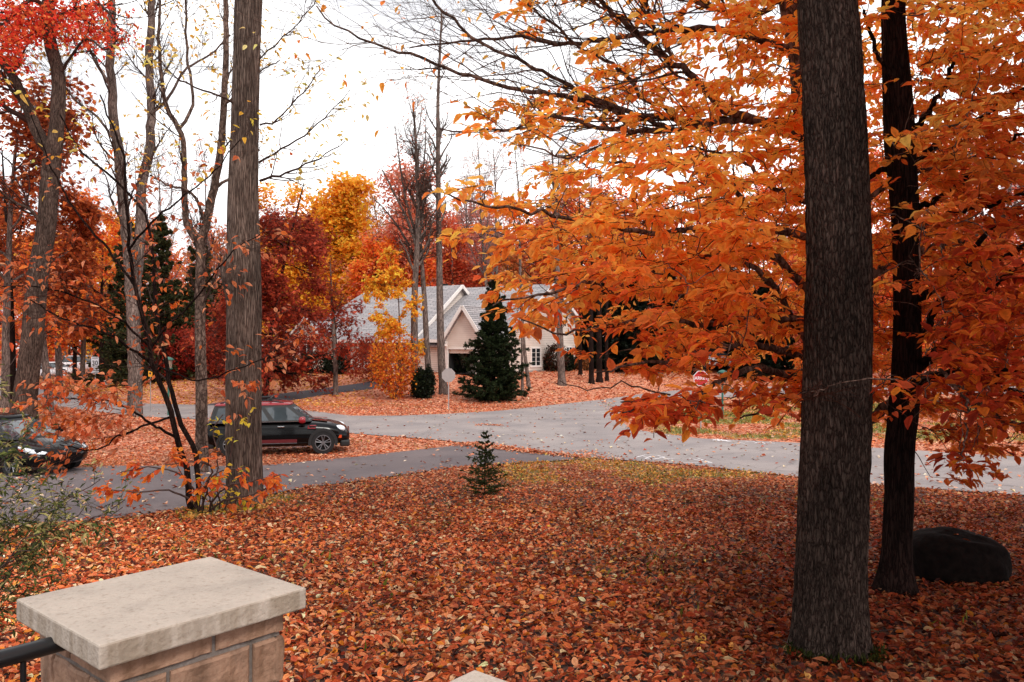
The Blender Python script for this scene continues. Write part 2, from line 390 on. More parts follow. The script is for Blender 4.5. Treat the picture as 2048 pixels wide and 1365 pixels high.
# ground sheet
def ground():
    xs = np.concatenate([np.linspace(-260, -42, 26)[:-1], np.linspace(-42, 42, 211), np.linspace(42, 260, 26)[1:]])
    ys = np.concatenate([np.linspace(-30, 1, 12)[:-1], np.linspace(1, 26, 90)[:-1], np.linspace(26, 80, 110)[:-1], np.linspace(80, 420, 50)])
    X, Y = np.meshgrid(xs, ys); Z = gz(X, Y)
    V = np.stack([X, Y, Z], -1); m, n = X.shape; idx = np.arange(m * n).reshape(m, n)
    q = np.stack([idx[:-1, :-1], idx[:-1, 1:], idx[1:, 1:], idx[1:, :-1]], -1).reshape(-1, 4)
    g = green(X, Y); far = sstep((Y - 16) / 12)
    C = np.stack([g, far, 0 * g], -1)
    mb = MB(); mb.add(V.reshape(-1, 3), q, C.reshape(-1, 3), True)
    m_, nt, b = mat('litter_ground')
    mp = coords(nt, (1, 1, 1)); v = node(nt, 'ShaderNodeTexVoronoi', Scale=13.0, feature='F1'); nz = node(nt, 'ShaderNodeTexNoise', Scale=1.0, Detail=6.0)
    nz2 = node(nt, 'ShaderNodeTexNoise', Scale=30.0, Detail=3.0)
    for k in (v, nz, nz2): nt.links.new(mp.outputs[0], k.inputs['Vector'])
    sp = node(nt, 'ShaderNodeSeparateColor'); nt.links.new(v.outputs['Color'], sp.inputs[0])
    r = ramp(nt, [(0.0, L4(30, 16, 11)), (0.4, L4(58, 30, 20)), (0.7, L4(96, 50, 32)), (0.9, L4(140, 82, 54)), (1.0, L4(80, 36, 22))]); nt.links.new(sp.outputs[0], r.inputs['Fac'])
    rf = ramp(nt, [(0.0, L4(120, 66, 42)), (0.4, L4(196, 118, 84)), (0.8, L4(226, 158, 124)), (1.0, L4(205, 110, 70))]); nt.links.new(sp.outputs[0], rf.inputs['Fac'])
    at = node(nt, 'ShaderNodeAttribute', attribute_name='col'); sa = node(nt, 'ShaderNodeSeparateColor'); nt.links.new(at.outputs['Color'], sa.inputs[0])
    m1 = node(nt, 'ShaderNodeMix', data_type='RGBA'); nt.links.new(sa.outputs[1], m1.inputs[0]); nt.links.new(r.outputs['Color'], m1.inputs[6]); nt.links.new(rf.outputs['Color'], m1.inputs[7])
    gr = ramp(nt, [(0.3, L4(70, 70, 32)), (0.5, L4(118, 112, 52)), (0.7, L4(160, 140, 78))]); nt.links.new(nz2.outputs['Fac'], gr.inputs['Fac'])
    m2 = node(nt, 'ShaderNodeMix', data_type='RGBA'); nt.links.new(sa.outputs[0], m2.inputs[0]); nt.links.new(m1.outputs[2], m2.inputs[6]); nt.links.new(gr.outputs['Color'], m2.inputs[7])
    nt.links.new(m2.outputs[2], b.inputs['Base Color']); b.inputs['Roughness'].default_value = .9
    bu = node(nt, 'ShaderNodeBump', Strength=.8, Distance=0.04); nt.links.new(v.outputs['Distance'], bu.inputs['Height']); nt.links.new(bu.outputs['Normal'], b.inputs['Normal'])
    tag(mb.build('ground', m_), kind='structure')
ground()

# ------------------------------------------------------------------ fallen leaves (uncountable)
def scatter(y0, y1, dens, marg=1.6, xmin=None, xmax=None):
    area = (0.645 * (y1 ** 2 - y0 ** 2)) + 2 * marg * (y1 - y0)
    n = int(area * dens)
    y = np.sqrt(rng.uniform(y0 ** 2, y1 ** 2, n)); w = 0.645 * y + marg
    x = rng.uniform(-1, 1, n) * w
    return x, y
NEARC = [(208, 106, 62), (228, 138, 90), (182, 80, 48), (242, 170, 124), (134, 56, 36), (218, 116, 68), (250, 198, 156), (236, 140, 52), (80, 38, 28)]
NEARW = np.array([.18, .17, .15, .10, .11, .12, .05, .05, .07]); NEARW /= NEARW.sum()
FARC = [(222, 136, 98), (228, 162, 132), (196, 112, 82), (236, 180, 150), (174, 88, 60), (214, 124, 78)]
YELC = [(222, 150, 70), (236, 178, 96), (206, 126, 56), (226, 166, 90)]
mb = MB()
for (y0, y1, dens, s0, s1, kind, tilt) in [(4.2, 9, 700, .038, .10, 'full', .66), (9, 15, 520, .042, .10, 'full', .56), (15, 24, 240, .06, .12, 'dia', .42), (24, 45, 88, .10, .17, 'dia', .3), (45, 80, 20, .16, .30, 'dia', .25)]:
    x, y = scatter(y0, y1, dens)
    ok = ~onroad(x, y, .16); g = green(x, y)
    ok &= rng.random(len(x)) > g * .72
    x, y = x[ok], y[ok]; n = len(x); s = rng.uniform(s0, s1, n)
    hump = fbm(x * 1.7, y * 1.7, 2) * .05
    z = gz(x, y) + rng.uniform(0.0, .035, n) + hump * (y < 24)
    a = rng.uniform(0, 2 * np.pi, n); d = np.stack([np.cos(a), np.sin(a), rng.normal(0, .28, n)], 1)
    nr = np.stack([rng.normal(0, tilt, n), rng.normal(0, tilt, n), np.ones(n)], 1)
    f = sstep((y - 13) / 16)[:, None]
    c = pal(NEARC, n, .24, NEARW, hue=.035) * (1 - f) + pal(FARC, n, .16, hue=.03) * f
    c = c * (.66 + .75 * fbm(x * .8 + 20, y * .8 + 8, 3))[:, None]
    px = CX + F * x / y
    # shade of the lower right painted into the leaf colour, turning it red brown
    painted_shade = (sstep((px - 1150 + 140 * (fbm(x * .5, y * .5 + 4, 2) - .4)) / 450) * (1 - sstep((y - 14) / 6)))[:, None]; c = c * (1 - painted_shade * [.58, .68, .70])
    yel = (rng.random(n) < .75 * sstep((green(x, y) - .05) / .3)) | ((y > 43) & (px < 745) & (rng.random(n) < .7))
    c[yel] = pal(YELC, yel.sum(), .2)
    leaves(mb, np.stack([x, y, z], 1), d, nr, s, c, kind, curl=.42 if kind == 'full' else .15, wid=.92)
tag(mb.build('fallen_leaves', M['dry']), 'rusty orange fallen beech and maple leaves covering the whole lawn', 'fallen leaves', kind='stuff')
mb = MB()
for (y0, y1, dens, s0, s1) in [(10, 20, 16, .05, .11), (20, 30, 7.0, .06, .12), (30, 60, 2.4, .09, .15)]:
    x, y = scatter(y0, y1, dens)
    ok = onroad(x, y) & (rng.random(len(x)) < .35 + 1.3 * (fbm(x * .5, y * .5, 2) - .3)); x, y = x[ok], y[ok]; n = len(x)
    a = rng.uniform(0, 2 * np.pi, n); d = np.stack([np.cos(a), np.sin(a), rng.normal(0, .12, n)], 1)
    nr = np.stack([rng.normal(0, .25, n), rng.normal(0, .25, n), np.ones(n)], 1)
    leaves(mb, np.stack([x, y, gz(x, y) + (.075 if y0 < 15 else .05)], 1), d, nr, rng.uniform(s0, s1, n) * (1.35 if y0 < 25 else 1), pal([(236, 180, 148), (216, 134, 96), (180, 84, 56), (244, 208, 182), (130, 66, 46)], n, .2, hue=.03), 'dia', .15, 1.2)
# drifts of leaves along the line between road and driveway
for (pa, pb, n, w) in [((930, 890), (1000, 898), 500, .28), ((1000, 898), (1065, 906), 420, .22), ((1065, 906), (1170, 918), 300, .2), ((955, 852), (1000, 853), 90, .16), ((1150, 905), (1240, 922), 120, .3)]:
    A, B = P(*pa), P(*pb); t = rng.random(n)[:, None]; q = A * (1 - t) + B * t + rng.normal(0, w, (n, 3)); q[:, 2] = gz(q[:, 0], q[:, 1]) + .055
    a = rng.uniform(0, 6.28, n); leaves(mb, q, np.stack([np.cos(a), np.sin(a), rng.normal(0, .2, n)], 1), np.stack([rng.normal(0, .4, n), rng.normal(0, .4, n), np.ones(n)], 1), rng.uniform(.07, .13, n), pal(FARC, n, .2), 'dia', .2, 1.2)
tag(mb.build('scattered_leaves', M['dry']), 'loose fallen leaves blown over the grey asphalt of the road and driveways', 'fallen leaves', kind='stuff')
# twigs dropped on the lawn
x, y = scatter(4.6, 18, .9); ok = ~onroad(x, y, .1); x, y = x[ok], y[ok]; n = len(x); a = rng.uniform(0, 6.28, n)
mb = MB(); q = walk(np.stack([x, y, gz(x, y) + .05], 1), np.stack([np.cos(a), np.sin(a), 0 * a], 1), rng.uniform(.15, .7, n), 6, .18, (0, 0, 0)); q[..., 2] = gz(q[..., 0], q[..., 1]) + .045 + rng.uniform(0, .02, q.shape[:2])
tubes(mb, q, np.linspace(.005, .002, 7)[None].repeat(n, 0), 4)
tag(mb.build('fallen_twigs', M['twig']), 'thin dry twigs lying among the fallen leaves', 'twigs', kind='stuff')
# grass blades
x, y = scatter(9, 46, 150); g = green(x, y); ok = (rng.random(len(x)) < g * .75) & ~onroad(x, y, .05); x, y = x[ok], y[ok]
x2, y2 = scatter(4.5, 16, 12); ok = (fbm(x2 * .8, y2 * .8, 2) > .46) & ~onroad(x2, y2); x = np.concatenate([x, x2[ok]]); y = np.concatenate([y, y2[ok]])
n = len(x); mb = MB(); s = rng.uniform(.06, .13, n)
d = np.stack([rng.normal(0, .4, n), rng.normal(0, .4, n), np.ones(n)], 1); a = rng.uniform(0, 6.28, n)
leaves(mb, np.stack([x, y, gz(x, y)], 1), d, np.stack([np.cos(a), np.sin(a), 0 * a], 1), s, pal([(112, 116, 44), (140, 138, 62), (96, 104, 38), (168, 152, 84)], n, .2), 'dia', .2, .22)
tag(mb.build('grass', M['needle']), 'short yellow green grass showing through the fallen leaves', 'grass', kind='stuff')

# ------------------------------------------------------------------ chalk on the road
M['chalk'] = plain('chalk', L4(235, 228, 228), .95, var=.2, scale=30)
def chalk(name, strokes, label, w=0.022):
    mb = MB(); c0 = P(*strokes[0][0])
    for s in strokes:
        q = np.array([P(*p) for p in s])
        t = np.linspace(0, len(q) - 1, max(3, 6 * (len(q) - 1) + 1)); q = np.stack([np.interp(t, range(len(q)), q[:, k]) for k in range(3)], 1)
        q[:, 2] = gz(q[:, 0], q[:, 1]) + .038
        T = norm(np.gradient(q, axis=0)); S = np.stack([-T[:, 1], T[:, 0], 0 * T[:, 0]], 1) * (w * rng.uniform(.6, 1.3, (len(q), 1)))
        V = np.concatenate([q + S, q - S]); n = len(q); i = np.arange(n - 1)
        mb.add(V, np.stack([i, i + 1, i + 1 + n, i + n], 1))
    o = mb.build(name, M['chalk'], local=c0); o.location = tuple(c0)
    return tag(o, label, 'chalk mark', 'chalk marks drawn on the road')
chalk('chalk_drawing', [[(1272, 918), (1290, 913), (1315, 914), (1330, 918), (1310, 921), (1290, 920), (1302, 916)], [(1318, 918), (1335, 921), (1350, 920)], [(1300, 922), (1325, 919), (1338, 922)], [(1286, 916), (1310, 918)]], 'white chalk scribble on the asphalt near the lawn edge')
chalk('chalk_arrow', [[(1378, 920), (1398, 924), (1419, 929)], [(1395, 920), (1424, 929)], [(1360, 928.6), (1425, 929.2)]], 'white chalk arrow drawn with three straight strokes near the lawn edge')
chalk('chalk_patch', [[(1425, 881.6), (1440, 881.2), (1436, 883.6), (1426, 883)], [(1440, 882.4), (1460, 885.5)]], 'small filled white chalk mark beside the far edge of the road', .07)
chalk('chalk_writing', [[(1490, 886.5), (1505, 885.5), (1515, 888)], [(1508, 889), (1522, 886.5), (1530, 890)], [(1534, 888), (1550, 889.5)], [(1478, 887.5), (1490, 890)]], 'faint white chalk writing on the road close to the big trunk')
chalk('chalk_line', [[(1192, 827), (1208, 825.5), (1232, 825)], [(1204, 829), (1222, 826.5)]], 'short white chalk lines at the mouth of the side road')
# ================================================================== TREES
def resample(Q, n):
    Q = np.asarray(Q, float); s = np.concatenate([[0], np.cumsum(np.linalg.norm(np.diff(Q[:, :3], axis=0), axis=1))])
    # catmull-rom through the points, then even spacing
    pts = np.concatenate([[2 * Q[0] - Q[1]], Q, [2 * Q[-1] - Q[-2]]]); out = []
    for i in range(1, len(pts) - 2):
        t = np.linspace(0, 1, 12, endpoint=False)[:, None]; a, b, c, d = pts[i - 1:i + 3]
        out.append(.5 * ((2 * b) + (-a + c) * t + (2 * a - 5 * b + 4 * c - d) * t ** 2 + (-a + 3 * b - 3 * c + d) * t ** 3))
    out = np.concatenate(out + [Q[-1:]]); s = np.concatenate([[0], np.cumsum(np.linalg.norm(np.diff(out[:, :3], axis=0), axis=1))])
    t = np.linspace(0, s[-1], n); return np.stack([np.interp(t, s, out[:, k]) for k in range(out.shape[1])], 1)
def limb(px, d0, d1, w0, w1, n=24, wob=.012):
    """px path -> world polyline; w0,w1 = thickness in photo pixels"""
    px = np.asarray(px, float); s = np.concatenate([[0], np.cumsum(np.linalg.norm(np.diff(px, axis=0), axis=1))]); s /= s[-1]
    D = d0 + (d1 - d0) * s
    Q = np.array([list(PT(a, b, dd)) + [(w0 + (w1 - w0) * t) / 2 / F * dd] for (a, b), dd, t in zip(px, D, s)])
    R = resample(Q, n); R[1:-1, :3] += rng.normal(0, wob, (n - 2, 3))
    return R[:, :3], np.maximum(R[:, 3], .003)
def trunk_mesh(mb, path, sides=40, n=120, amp=.02, fz=1.6, fa=7, flare=0.0, flare_h=.6, lobes=5, seed=0, burl=None):
    """path: list (x,y,z,r). Furrowed, slightly lobed trunk."""
    Q = resample(np.array(path, float), n); a = np.linspace(0, 2 * np.pi, sides, endpoint=False)
    T = norm(np.gradient(Q[:, :3], axis=0)); U = norm(np.cross(T, np.array([0, 1.0, 0.001]))); W = np.cross(T, U)
    h = np.concatenate([[0], np.cumsum(np.linalg.norm(np.diff(Q[:, :3], axis=0), axis=1))])
    A, H = np.meshgrid(a, h)
    per = lambda f, g, o: vnoise(np.cos(A) * f + 20 + o, H * g + np.sin(A) * f + 30 + seed)
    ridge = np.abs(per(fa, fz, 0) - .5) * 2 + .5 * np.abs(per(fa * 2, fz * 1.6, 9) - .5) * 2
    big = per(1.2, .35, 5) - .5
    hh = h[:, None] - h[0]
    fl = flare * np.exp(-np.maximum(hh, 0) / flare_h) * (1 + .35 * np.cos(lobes * A + seed) + .2 * np.cos((lobes - 2) * A + 1))
    R = Q[:, 3][:, None] * (1 + .16 * big) + (ridge - .75) * amp + fl
    if burl is not None:
        bh, ba, br, bs = burl; dd = ((H - bh) / bs) ** 2 + ((np.angle(np.exp(1j * (A - ba)))) / .7) ** 2; R = R + br * np.exp(-dd)
    V = Q[:, None, :3] + R[..., None] * (np.cos(A)[..., None] * U[:, None] + np.sin(A)[..., None] * W[:, None])
    m = n; idx = np.arange(m * sides).reshape(m, sides)
    q = np.stack([idx[:-1], np.roll(idx, -1, 1)[:-1], np.roll(idx, -1, 1)[1:], idx[1:]], -1).reshape(-1, 4)
    mb.add(V.reshape(-1, 3), q, None, True)
def px_trunk(pts, Y, base):
    """pts (px, py, width px) at depth Y, base world point"""
    out = []
    for a, b, w in pts: q = PT(a, b, Y); out.append([q[0], q[1], q[2], w / 2 / F * Y])
    out[0][2] = base[2] - .12
    return out
def skeleton_tree(name, label, base, group=None): return thing(name, base, label, 'tree', group)
def B(mb, name, mt, root):
    return mb.build(name, mt, root, local=root.location)

# ---- A: big straight trunk in the right foreground
bA = P(1660, 1306)
rA = skeleton_tree('maple_tree', 'thick straight dark trunk with rough scaly bark in the right foreground', bA)
YA = float(bA[1])
mb = MB()
pA = px_trunk([(1662, 1315, 140), (1663, 1250, 136), (1666, 1100, 132), (1671, 900, 130), (1677, 700, 128), (1681, 500, 124), (1676, 300, 119), (1668, 150, 116), (1657, 0, 113)], YA, bA)
pA += [[pA[-1][0] - .05, YA, 7.4, .22], [pA[-1][0] - .02, YA + .1, 9.5, .19], [pA[-1][0] + .1, YA + .1, 12, .13], [pA[-1][0] + .1, YA + .2, 15, .05]]
trunk_mesh(mb, pA, 160, 560, .024, 2.6, 13, .09, .24, 5, 3)
limbsA = []  # unseen crown above the frame, spread broad and dense to shade the right side
for k in range(14):
    a = k * 2.4 + .4; z0 = 7.3 + k * .5; p0 = np.array([pA[-1][0], YA, z0])
    Q = walk(p0[None], np.array([[math.cos(a), math.sin(a), .55]]), np.array([4.6 - k * .24]), 8, .12, (0, 0, .05)); limbsA.append(Q[0]); tubes(mb, Q, np.linspace(.09, .02, 9)[None], 8)
B(mb, 'trunk', M['bark_near'], rA)
mb = MB(); LA = np.array(limbsA); c1, r1 = spawn(LA, np.full(LA.shape[:2], .04), 12, .3, 1, 45, (.8, 1.6), 6, .18, (0, 0, .02)); c2, r2 = spawn(c1, r1, 7, .2, 1, 40, (.4, .8), 5, .2)
tubes(mb, c1, r1, 4, lin((60, 45, 40))); tubes(mb, c2, r2, 3, lin((60, 45, 40)))
p, d, nn = leaves_on(c2, .95, .4, .9, .05, per=2); k = p[:, 2] > 6.8; p, d, nn = p[k], d[k], nn[k]
leaves(mb, p, d, nn, rng.uniform(.14, .22, len(p)), pal([(220, 120, 50), (200, 90, 45), (235, 150, 60)], len(p), .2), 'dia', wid=1.4)
B(mb, 'crown', M['leaf'], rA)
# moss and clump at the foot
mb = MB(); n = 520; a = rng.uniform(0, 6.28, n); rr = rng.uniform(.26, .42, n); x = bA[0] + np.cos(a) * rr; y = bA[1] - np.abs(np.sin(a)) * rr
leaves(mb, np.stack([x, y, gz(x, y) + rng.uniform(0, .05, n)], 1), np.stack([rng.normal(0, .4, n), rng.normal(0, .4, n), np.ones(n)], 1), np.stack([np.cos(a), np.sin(a), 0 * a], 1), rng.uniform(.03, .07, n), pal([(52, 58, 24), (70, 72, 30), (36, 40, 18)], n, .2), 'dia', .2, .4)
g_ = mb.build('moss', M['needle'], local=bA); g_.location = tuple(bA); tag(g_, 'dark green moss tufts at the foot of the big straight trunk', 'moss', kind='stuff')

# ---- B: dark trunk right of A
bB = P(1787, 1188); YB = float(bB[1])
rB = skeleton_tree('beech_tree', 'slimmer nearly black crooked trunk standing just right of the thick trunk', bB)
mb = MB()
pB = px_trunk([(1790, 1195, 84), (1793, 1120, 58), (1799, 1000, 55), (1801, 900, 56), (1811, 800, 57), (1815, 700, 55), (1814, 600, 52), (1811, 500, 50), (1808, 400, 54), (1800, 300, 60), (1795, 200, 58), (1789, 80, 50), (1787, 0, 46)], YB, bB)
pB += [[pB[-1][0] + .05, YB, 8.5, .1], [pB[-1][0] + .2, YB + .2, 11, .05]]
trunk_mesh(mb, pB, 48, 240, .014, 1.2, 5, .07, .2, 4, 11)
limbsB = [limb([(1825, 330), (1860, 300), (1905, 262), (1955, 240), (2060, 168)], YB, 6.5, 15, 6),
          limb([(1822, 262), (1850, 235), (1875, 195), (1895, 160), (1912, 120), (1950, 60)], YB, 7.0, 14, 5),
          limb([(1820, 470), (1870, 440), (1930, 420), (1990, 405), (2070, 385)], YB, 6.3, 12, 6),
          limb([(1830, 720), (1880, 716), (1930, 722), (1990, 745), (2070, 735)], YB, 6.4, 14, 6),
          limb([(1830, 765), (1880, 752), (1915, 742), (1985, 765), (2070, 802)], YB, 6.0, 13, 6),
          limb([(1830, 740), (1890, 690), (1930, 620), (1985, 572), (2070, 520)], YB, 7.4, 22, 9),
          limb([(1828, 600), (1880, 575), (1950, 530), (2010, 515), (2070, 470)], YB, 7.0, 20, 9),
          limb([(1830, 420), (1890, 390), (1960, 330), (2070, 250)], YB, 7.5, 13, 6),
          limb([(1830, 700), (1860, 640), (1905, 560), (1975, 470), (2060, 420)], YB, 7.5, 16, 8),
          limb([(1800, 210), (1780, 150), (1750, 95), (1728, 20)], YB, 8.0, 12, 6),
          limb([(1790, 330), (1755, 345), (1720, 380), (1700, 400)], YB, 8.6, 12, 8)]
for q, r in limbsB: tubes(mb, q, r, 8)
B(mb, 'trunk', M['bark_dark'], rB)

# ---- C: the orange beech, trunk hidden behind A, limbs reaching far left
bC = P(1676, 1150); bC[1] = 8.9; bC[0] = (1676 - CX) / F * 8.9; bC[2] = float(gz(bC[0], bC[1])); YC = 8.9
rC = skeleton_tree('beech_tree', 'large beech with glowing orange leaves and long limbs reaching left behind the thick trunk', bC)
mb = MB()
pC = px_trunk([(1676, 1160, 66), (1676, 900, 60), (1678, 700, 58), (1672, 520, 58), (1655, 400, 56), (1632, 310, 54), (1612, 220, 52), (1600, 120, 44), (1580, 20, 40), (1570, -60, 36)], YC, bC)
pC += [[pC[-1][0] - .1, YC, 9.5, .07], [pC[-1][0] - .1, YC, 11.5, .03]]
trunk_mesh(mb, pC, 40, 160, .008, 1, 3, .06, .2, 4, 23)
Lc = [limb([(1612, 262), (1574, 250), (1525, 242), (1481, 229), (1442, 219), (1411, 176), (1345, 127), (1310, 97), (1257, 53), (1218, 22), (1180, -20)], 8.8, 7.6, 20, 8, 30),
      limb([(1620, 270), (1560, 262), (1500, 240), (1440, 248), (1390, 256), (1338, 262), (1256, 262), (1195, 257), (1133, 238), (1072, 238), (1010, 258), (940, 262), (880, 258)], 8.8, 7.4, 17, 3, 34),
      limb([(1500, 240), (1440, 238), (1400, 246), (1330, 230), (1289, 232), (1256, 234), (1207, 213), (1125, 193), (1051, 185), (990, 168), (928, 146), (846, 119), (764, 94), (702, 66), (661, 49), (633, 12)], 8.6, 7.2, 15, 3, 40),
      limb([(1600, 100), (1543, 88), (1481, 72), (1437, 62), (1389, 57), (1310, 68), (1244, 75), (1174, 88), (1092, 86), (1043, 74), (969, 78), (887, 86), (820, 96)], 8.9, 8.4, 16, 3, 34),
      limb([(1345, 262), (1260, 225), (1207, 205), (1166, 189), (1125, 164), (1072, 139), (1010, 111), (949, 78), (908, 37), (867, 0), (850, -30)], 8.3, 7.4, 10, 5, 30),
      limb([(1420, 262), (1359, 242), (1322, 213), (1281, 197), (1256, 156), (1207, 119), (1162, 98), (1113, 53), (1051, 0), (1030, -20)], 8.5, 7.8, 10, 4, 30),
      limb([(1640, 480), (1560, 462), (1503, 466), (1420, 470), (1376, 457), (1318, 468), (1256, 460), (1215, 447), (1154, 447), (1092, 427), (1010, 416), (949, 406), (905, 392), (871, 380)], 8.8, 5.6, 17, 3, 40),
      limb([(1345, 130), (1330, 90), (1300, 40), (1290, -20)], 8.0, 7.8, 9, 6, 14),
      limb([(1560, 0), (1508, 33), (1460, 30), (1400, 8), (1360, -20)], 8.9, 8.5, 12, 7, 16),
      limb([(1650, 600), (1590, 560), (1560, 520), (1500, 500), (1440, 505), (1370, 530), (1290, 548), (1200, 560), (1100, 585), (1030, 600), (985, 612)], 8.8, 5.4, 18, 3, 36),
      limb([(1655, 700), (1600, 660), (1570, 610), (1540, 560), (1505, 535), (1450, 500), (1430, 455), (1420, 410)], 8.8, 7.0, 18, 5, 30),
      limb([(1655, 650), (1600, 640), (1500, 640), (1400, 650), (1300, 640), (1200, 655), (1120, 665), (1045, 640)], 8.7, 5.0, 15, 3, 34),
      limb([(1655, 720), (1600, 710), (1500, 690), (1420, 700), (1330, 720), (1240, 735), (1190, 745)], 8.7, 5.2, 18, 3, 30),
      limb([(1655, 770), (1610, 765), (1560, 745), (1500, 735), (1440, 760), (1400, 790), (1340, 806), (1290, 812), (1245, 826)], 8.7, 4.9, 18, 3, 30),
      limb([(1655, 780), (1600, 790), (1560, 810), (1500, 830), (1470, 838)], 8.7, 7.0, 12, 3, 20),
      limb([(1655, 830), (1690, 850), (1745, 838), (1785, 798), (1840, 760), (1900, 760), (1990, 830), (2060, 860)], 8.9, 8.6, 26, 9, 30),
      limb([(1660, 560), (1720, 560), (1790, 528), (1850, 500), (1930, 480), (2010, 430), (2080, 380)], 8.9, 9.4, 24, 8, 30),
      limb([(1660, 470), (1720, 420), (1760, 380), (1820, 350), (1900, 330), (2000, 300)], 8.9, 9.6, 14, 5, 26),
      limb([(1340, 790), (1250, 770), (1180, 778), (1120, 762)], 6.0, 5.2, 4, 2, 14),
      limb([(1560, 520), (1500, 420), (1440, 350), (1380, 330), (1300, 330), (1200, 325), (1110, 310), (1040, 290)], 8.6, 6.6, 12, 3, 30),
      limb([(1640, 420), (1590, 390), (1540, 370), (1480, 320), (1410, 300), (1330, 292)], 8.8, 8.0, 12, 3, 26),
      limb([(1880, 740), (1930, 800), (1935, 850), (1925, 910), (1915, 925)], 6.6, 5.0, 8, 2, 18)]
for q, r in Lc: tubes(mb, q, r, 8)
wood = mb
# long bare fine twigs at the upper left
def pad(Pl, m):
    out = []; rr = []
    for q, r in Pl:
        t = np.linspace(0, 1, m); s = np.linspace(0, 1, len(q)); out.append(np.stack([np.interp(t, s, q[:, k]) for k in range(3)], 1)); rr.append(np.interp(t, s, r))
    return np.array(out), np.array(rr)
sel, selr = pad([Lc[i] for i in (0, 1, 2, 3, 4, 5, 7, 8, 19)], 24)
t1, s1 = spawn(sel, selr, 14, .15, 1, 34, (.8, 2.3), 9, .13, (-.06, 0, .035), .45, taperL=.35)
keepm = t1[:, 0, 0] / t1[:, 0, 1] < (1480 - CX) / F; t1, s1 = t1[keepm], s1[keepm]
t2, s2 = spawn(t1, s1, 6, .15, 1, 38, (.35, .95), 7, .15, (-.05, 0, .03), .55, taperL=.3, rmin=.0022)
t3, s3 = spawn(t2, s2, 3, .2, 1, 38, (.15, .4), 5, .15, (-.05, 0, .02), .6, rmin=.0016)
for q, r in ((t1, s1), (t2, s2), (t3, s3)): tubes(wood, q, r, 3)
TW = [t2, t3]
DENS = """0001011124565457776
0000111235666456776
0000011244556456777
0012223445556556788
0012344556677667888
0001122234567777888
0234555666788888888
0124677889888888888
0013578888888888888
0012356678888788888
0001234566788788888
0000002455677777888
0000000223345566678
0000000000000000687
0000000000000000242""".split()
pts = []
for j, row in enumerate(DENS):
    for i, c in enumerate(row):
        k = rng.poisson(int(c) * 1.45)
        for _ in range(k):
            px = 832 + 64 * i + rng.uniform(0, 64); py = 64 * j + rng.uniform(0, 64)
            py = round((py + px * .12) / 50) * 50 - px * .12 + rng.normal(0, 7) - 14
            if py < 250: dd = rng.uniform(6.6, 10)
            else: dd = rng.uniform(5.3, 10.4)
            if px > 1720: dd = rng.uniform(5.2, 11)
            if 1530 < px < 1775: dd = rng.uniform(7.4, 11)
            if 1740 < px < 1860 and rng.random() < .75: dd = rng.uniform(8.8, 11)
            if j >= 12 and px < 1700: dd = rng.uniform(4.8, 8.2)
            pts.append(list(PT(px, py, dd)) + [px, py])
for k in range(26):
    t = rng.random(); px = 1640 + (1255 - 1640) * t; py = 770 + 42 * t + rng.normal(0, 10); pts.append(list(PT(px, py, 8 - 3.1 * t)) + [px, py])
# leaves above the frame so that the crown goes on
for k in range(520):
    dd = rng.uniform(6.5, 10.5); px = rng.uniform(1150, 2300); py = rng.uniform(-420, -10); pts.append(list(PT(px, py, dd)) + [px, py])
for k in range(420):
    dd = rng.uniform(5.5, 11); px = rng.uniform(2050, 2450); py = rng.uniform(0, 900); pts.append(list(PT(px, py, dd)) + [px, py])
pts = np.array(pts); axis = np.array([bC[0], bC[1]])
out = np.concatenate([pts[:, :2] - axis, np.zeros((len(pts), 1))], 1); out = norm(norm(out) + rng.normal(0, .55, out.shape) * [1, 1, .25] + np.array([-.1, -.15, -.02])); SL = rng.uniform(.32, .58, len(pts))
pts[:, :3] -= out * SL[:, None] * .5; S = pts[:, :3]
axis = np.array([bC[0], bC[1]]); axB = np.array([bB[0], bB[1]])
dist = np.minimum(np.linalg.norm(S[:, :2] - axis, axis=1), np.linalg.norm(S[:, :2] - axB, axis=1)); order = np.argsort(dist); pts = pts[order]; S = S[order]; out = out[order]; SL = SL[order]
allimb = [(q, r) for q, r in Lc + limbsB]
nodes = np.concatenate([q[4:] for q, r in allimb]); nn_dist = np.minimum(np.linalg.norm(nodes[:, :2] - axis, axis=1), np.linalg.norm(nodes[:, :2] - axB, axis=1))
nodes = list(nodes); ND = np.array(nodes); nd = list(nn_dist); NA = np.zeros((len(ND) + len(S) * 5, 3)); NA[:len(ND)] = ND; NR = np.zeros(len(NA)); NR[:len(ND)] = nn_dist; cnt = len(ND)
conn = []; crad = []; ds = dist[order]
for i in range(len(S)):
    dv = np.linalg.norm(NA[:cnt] - S[i], axis=1) + 1.2 * np.maximum(0, NR[:cnt] - ds[i] + .05)
    j = int(np.argmin(dv)); q = NA[j]; L = np.linalg.norm(S[i] - q)
    mid = (q + S[i]) / 2 + np.array([0, 0, .1 * L]) + rng.normal(0, .07 * L, 3)
    t = np.linspace(0, 1, 8)[:, None]; c = (1 - t) ** 2 * q + 2 * t * (1 - t) * mid + t ** 2 * S[i]; c[1:-1] += rng.normal(0, .008, (6, 3))
    conn.append(c); crad.append(np.linspace(min(.004 + .006 * L, .014), .003, 8))
    new = c[[2, 4, 5, 6, 7]]; NA[cnt:cnt + 5] = new; NR[cnt:cnt + 5] = np.minimum(np.linalg.norm(new[:, :2] - axis, axis=1), np.linalg.norm(new[:, :2] - axB, axis=1)); cnt += 5
conn = np.array(conn); crad = np.array(crad); tubes(wood, conn, crad, 4)
B(wood, 'trunk', M['bark_smooth'], rC)
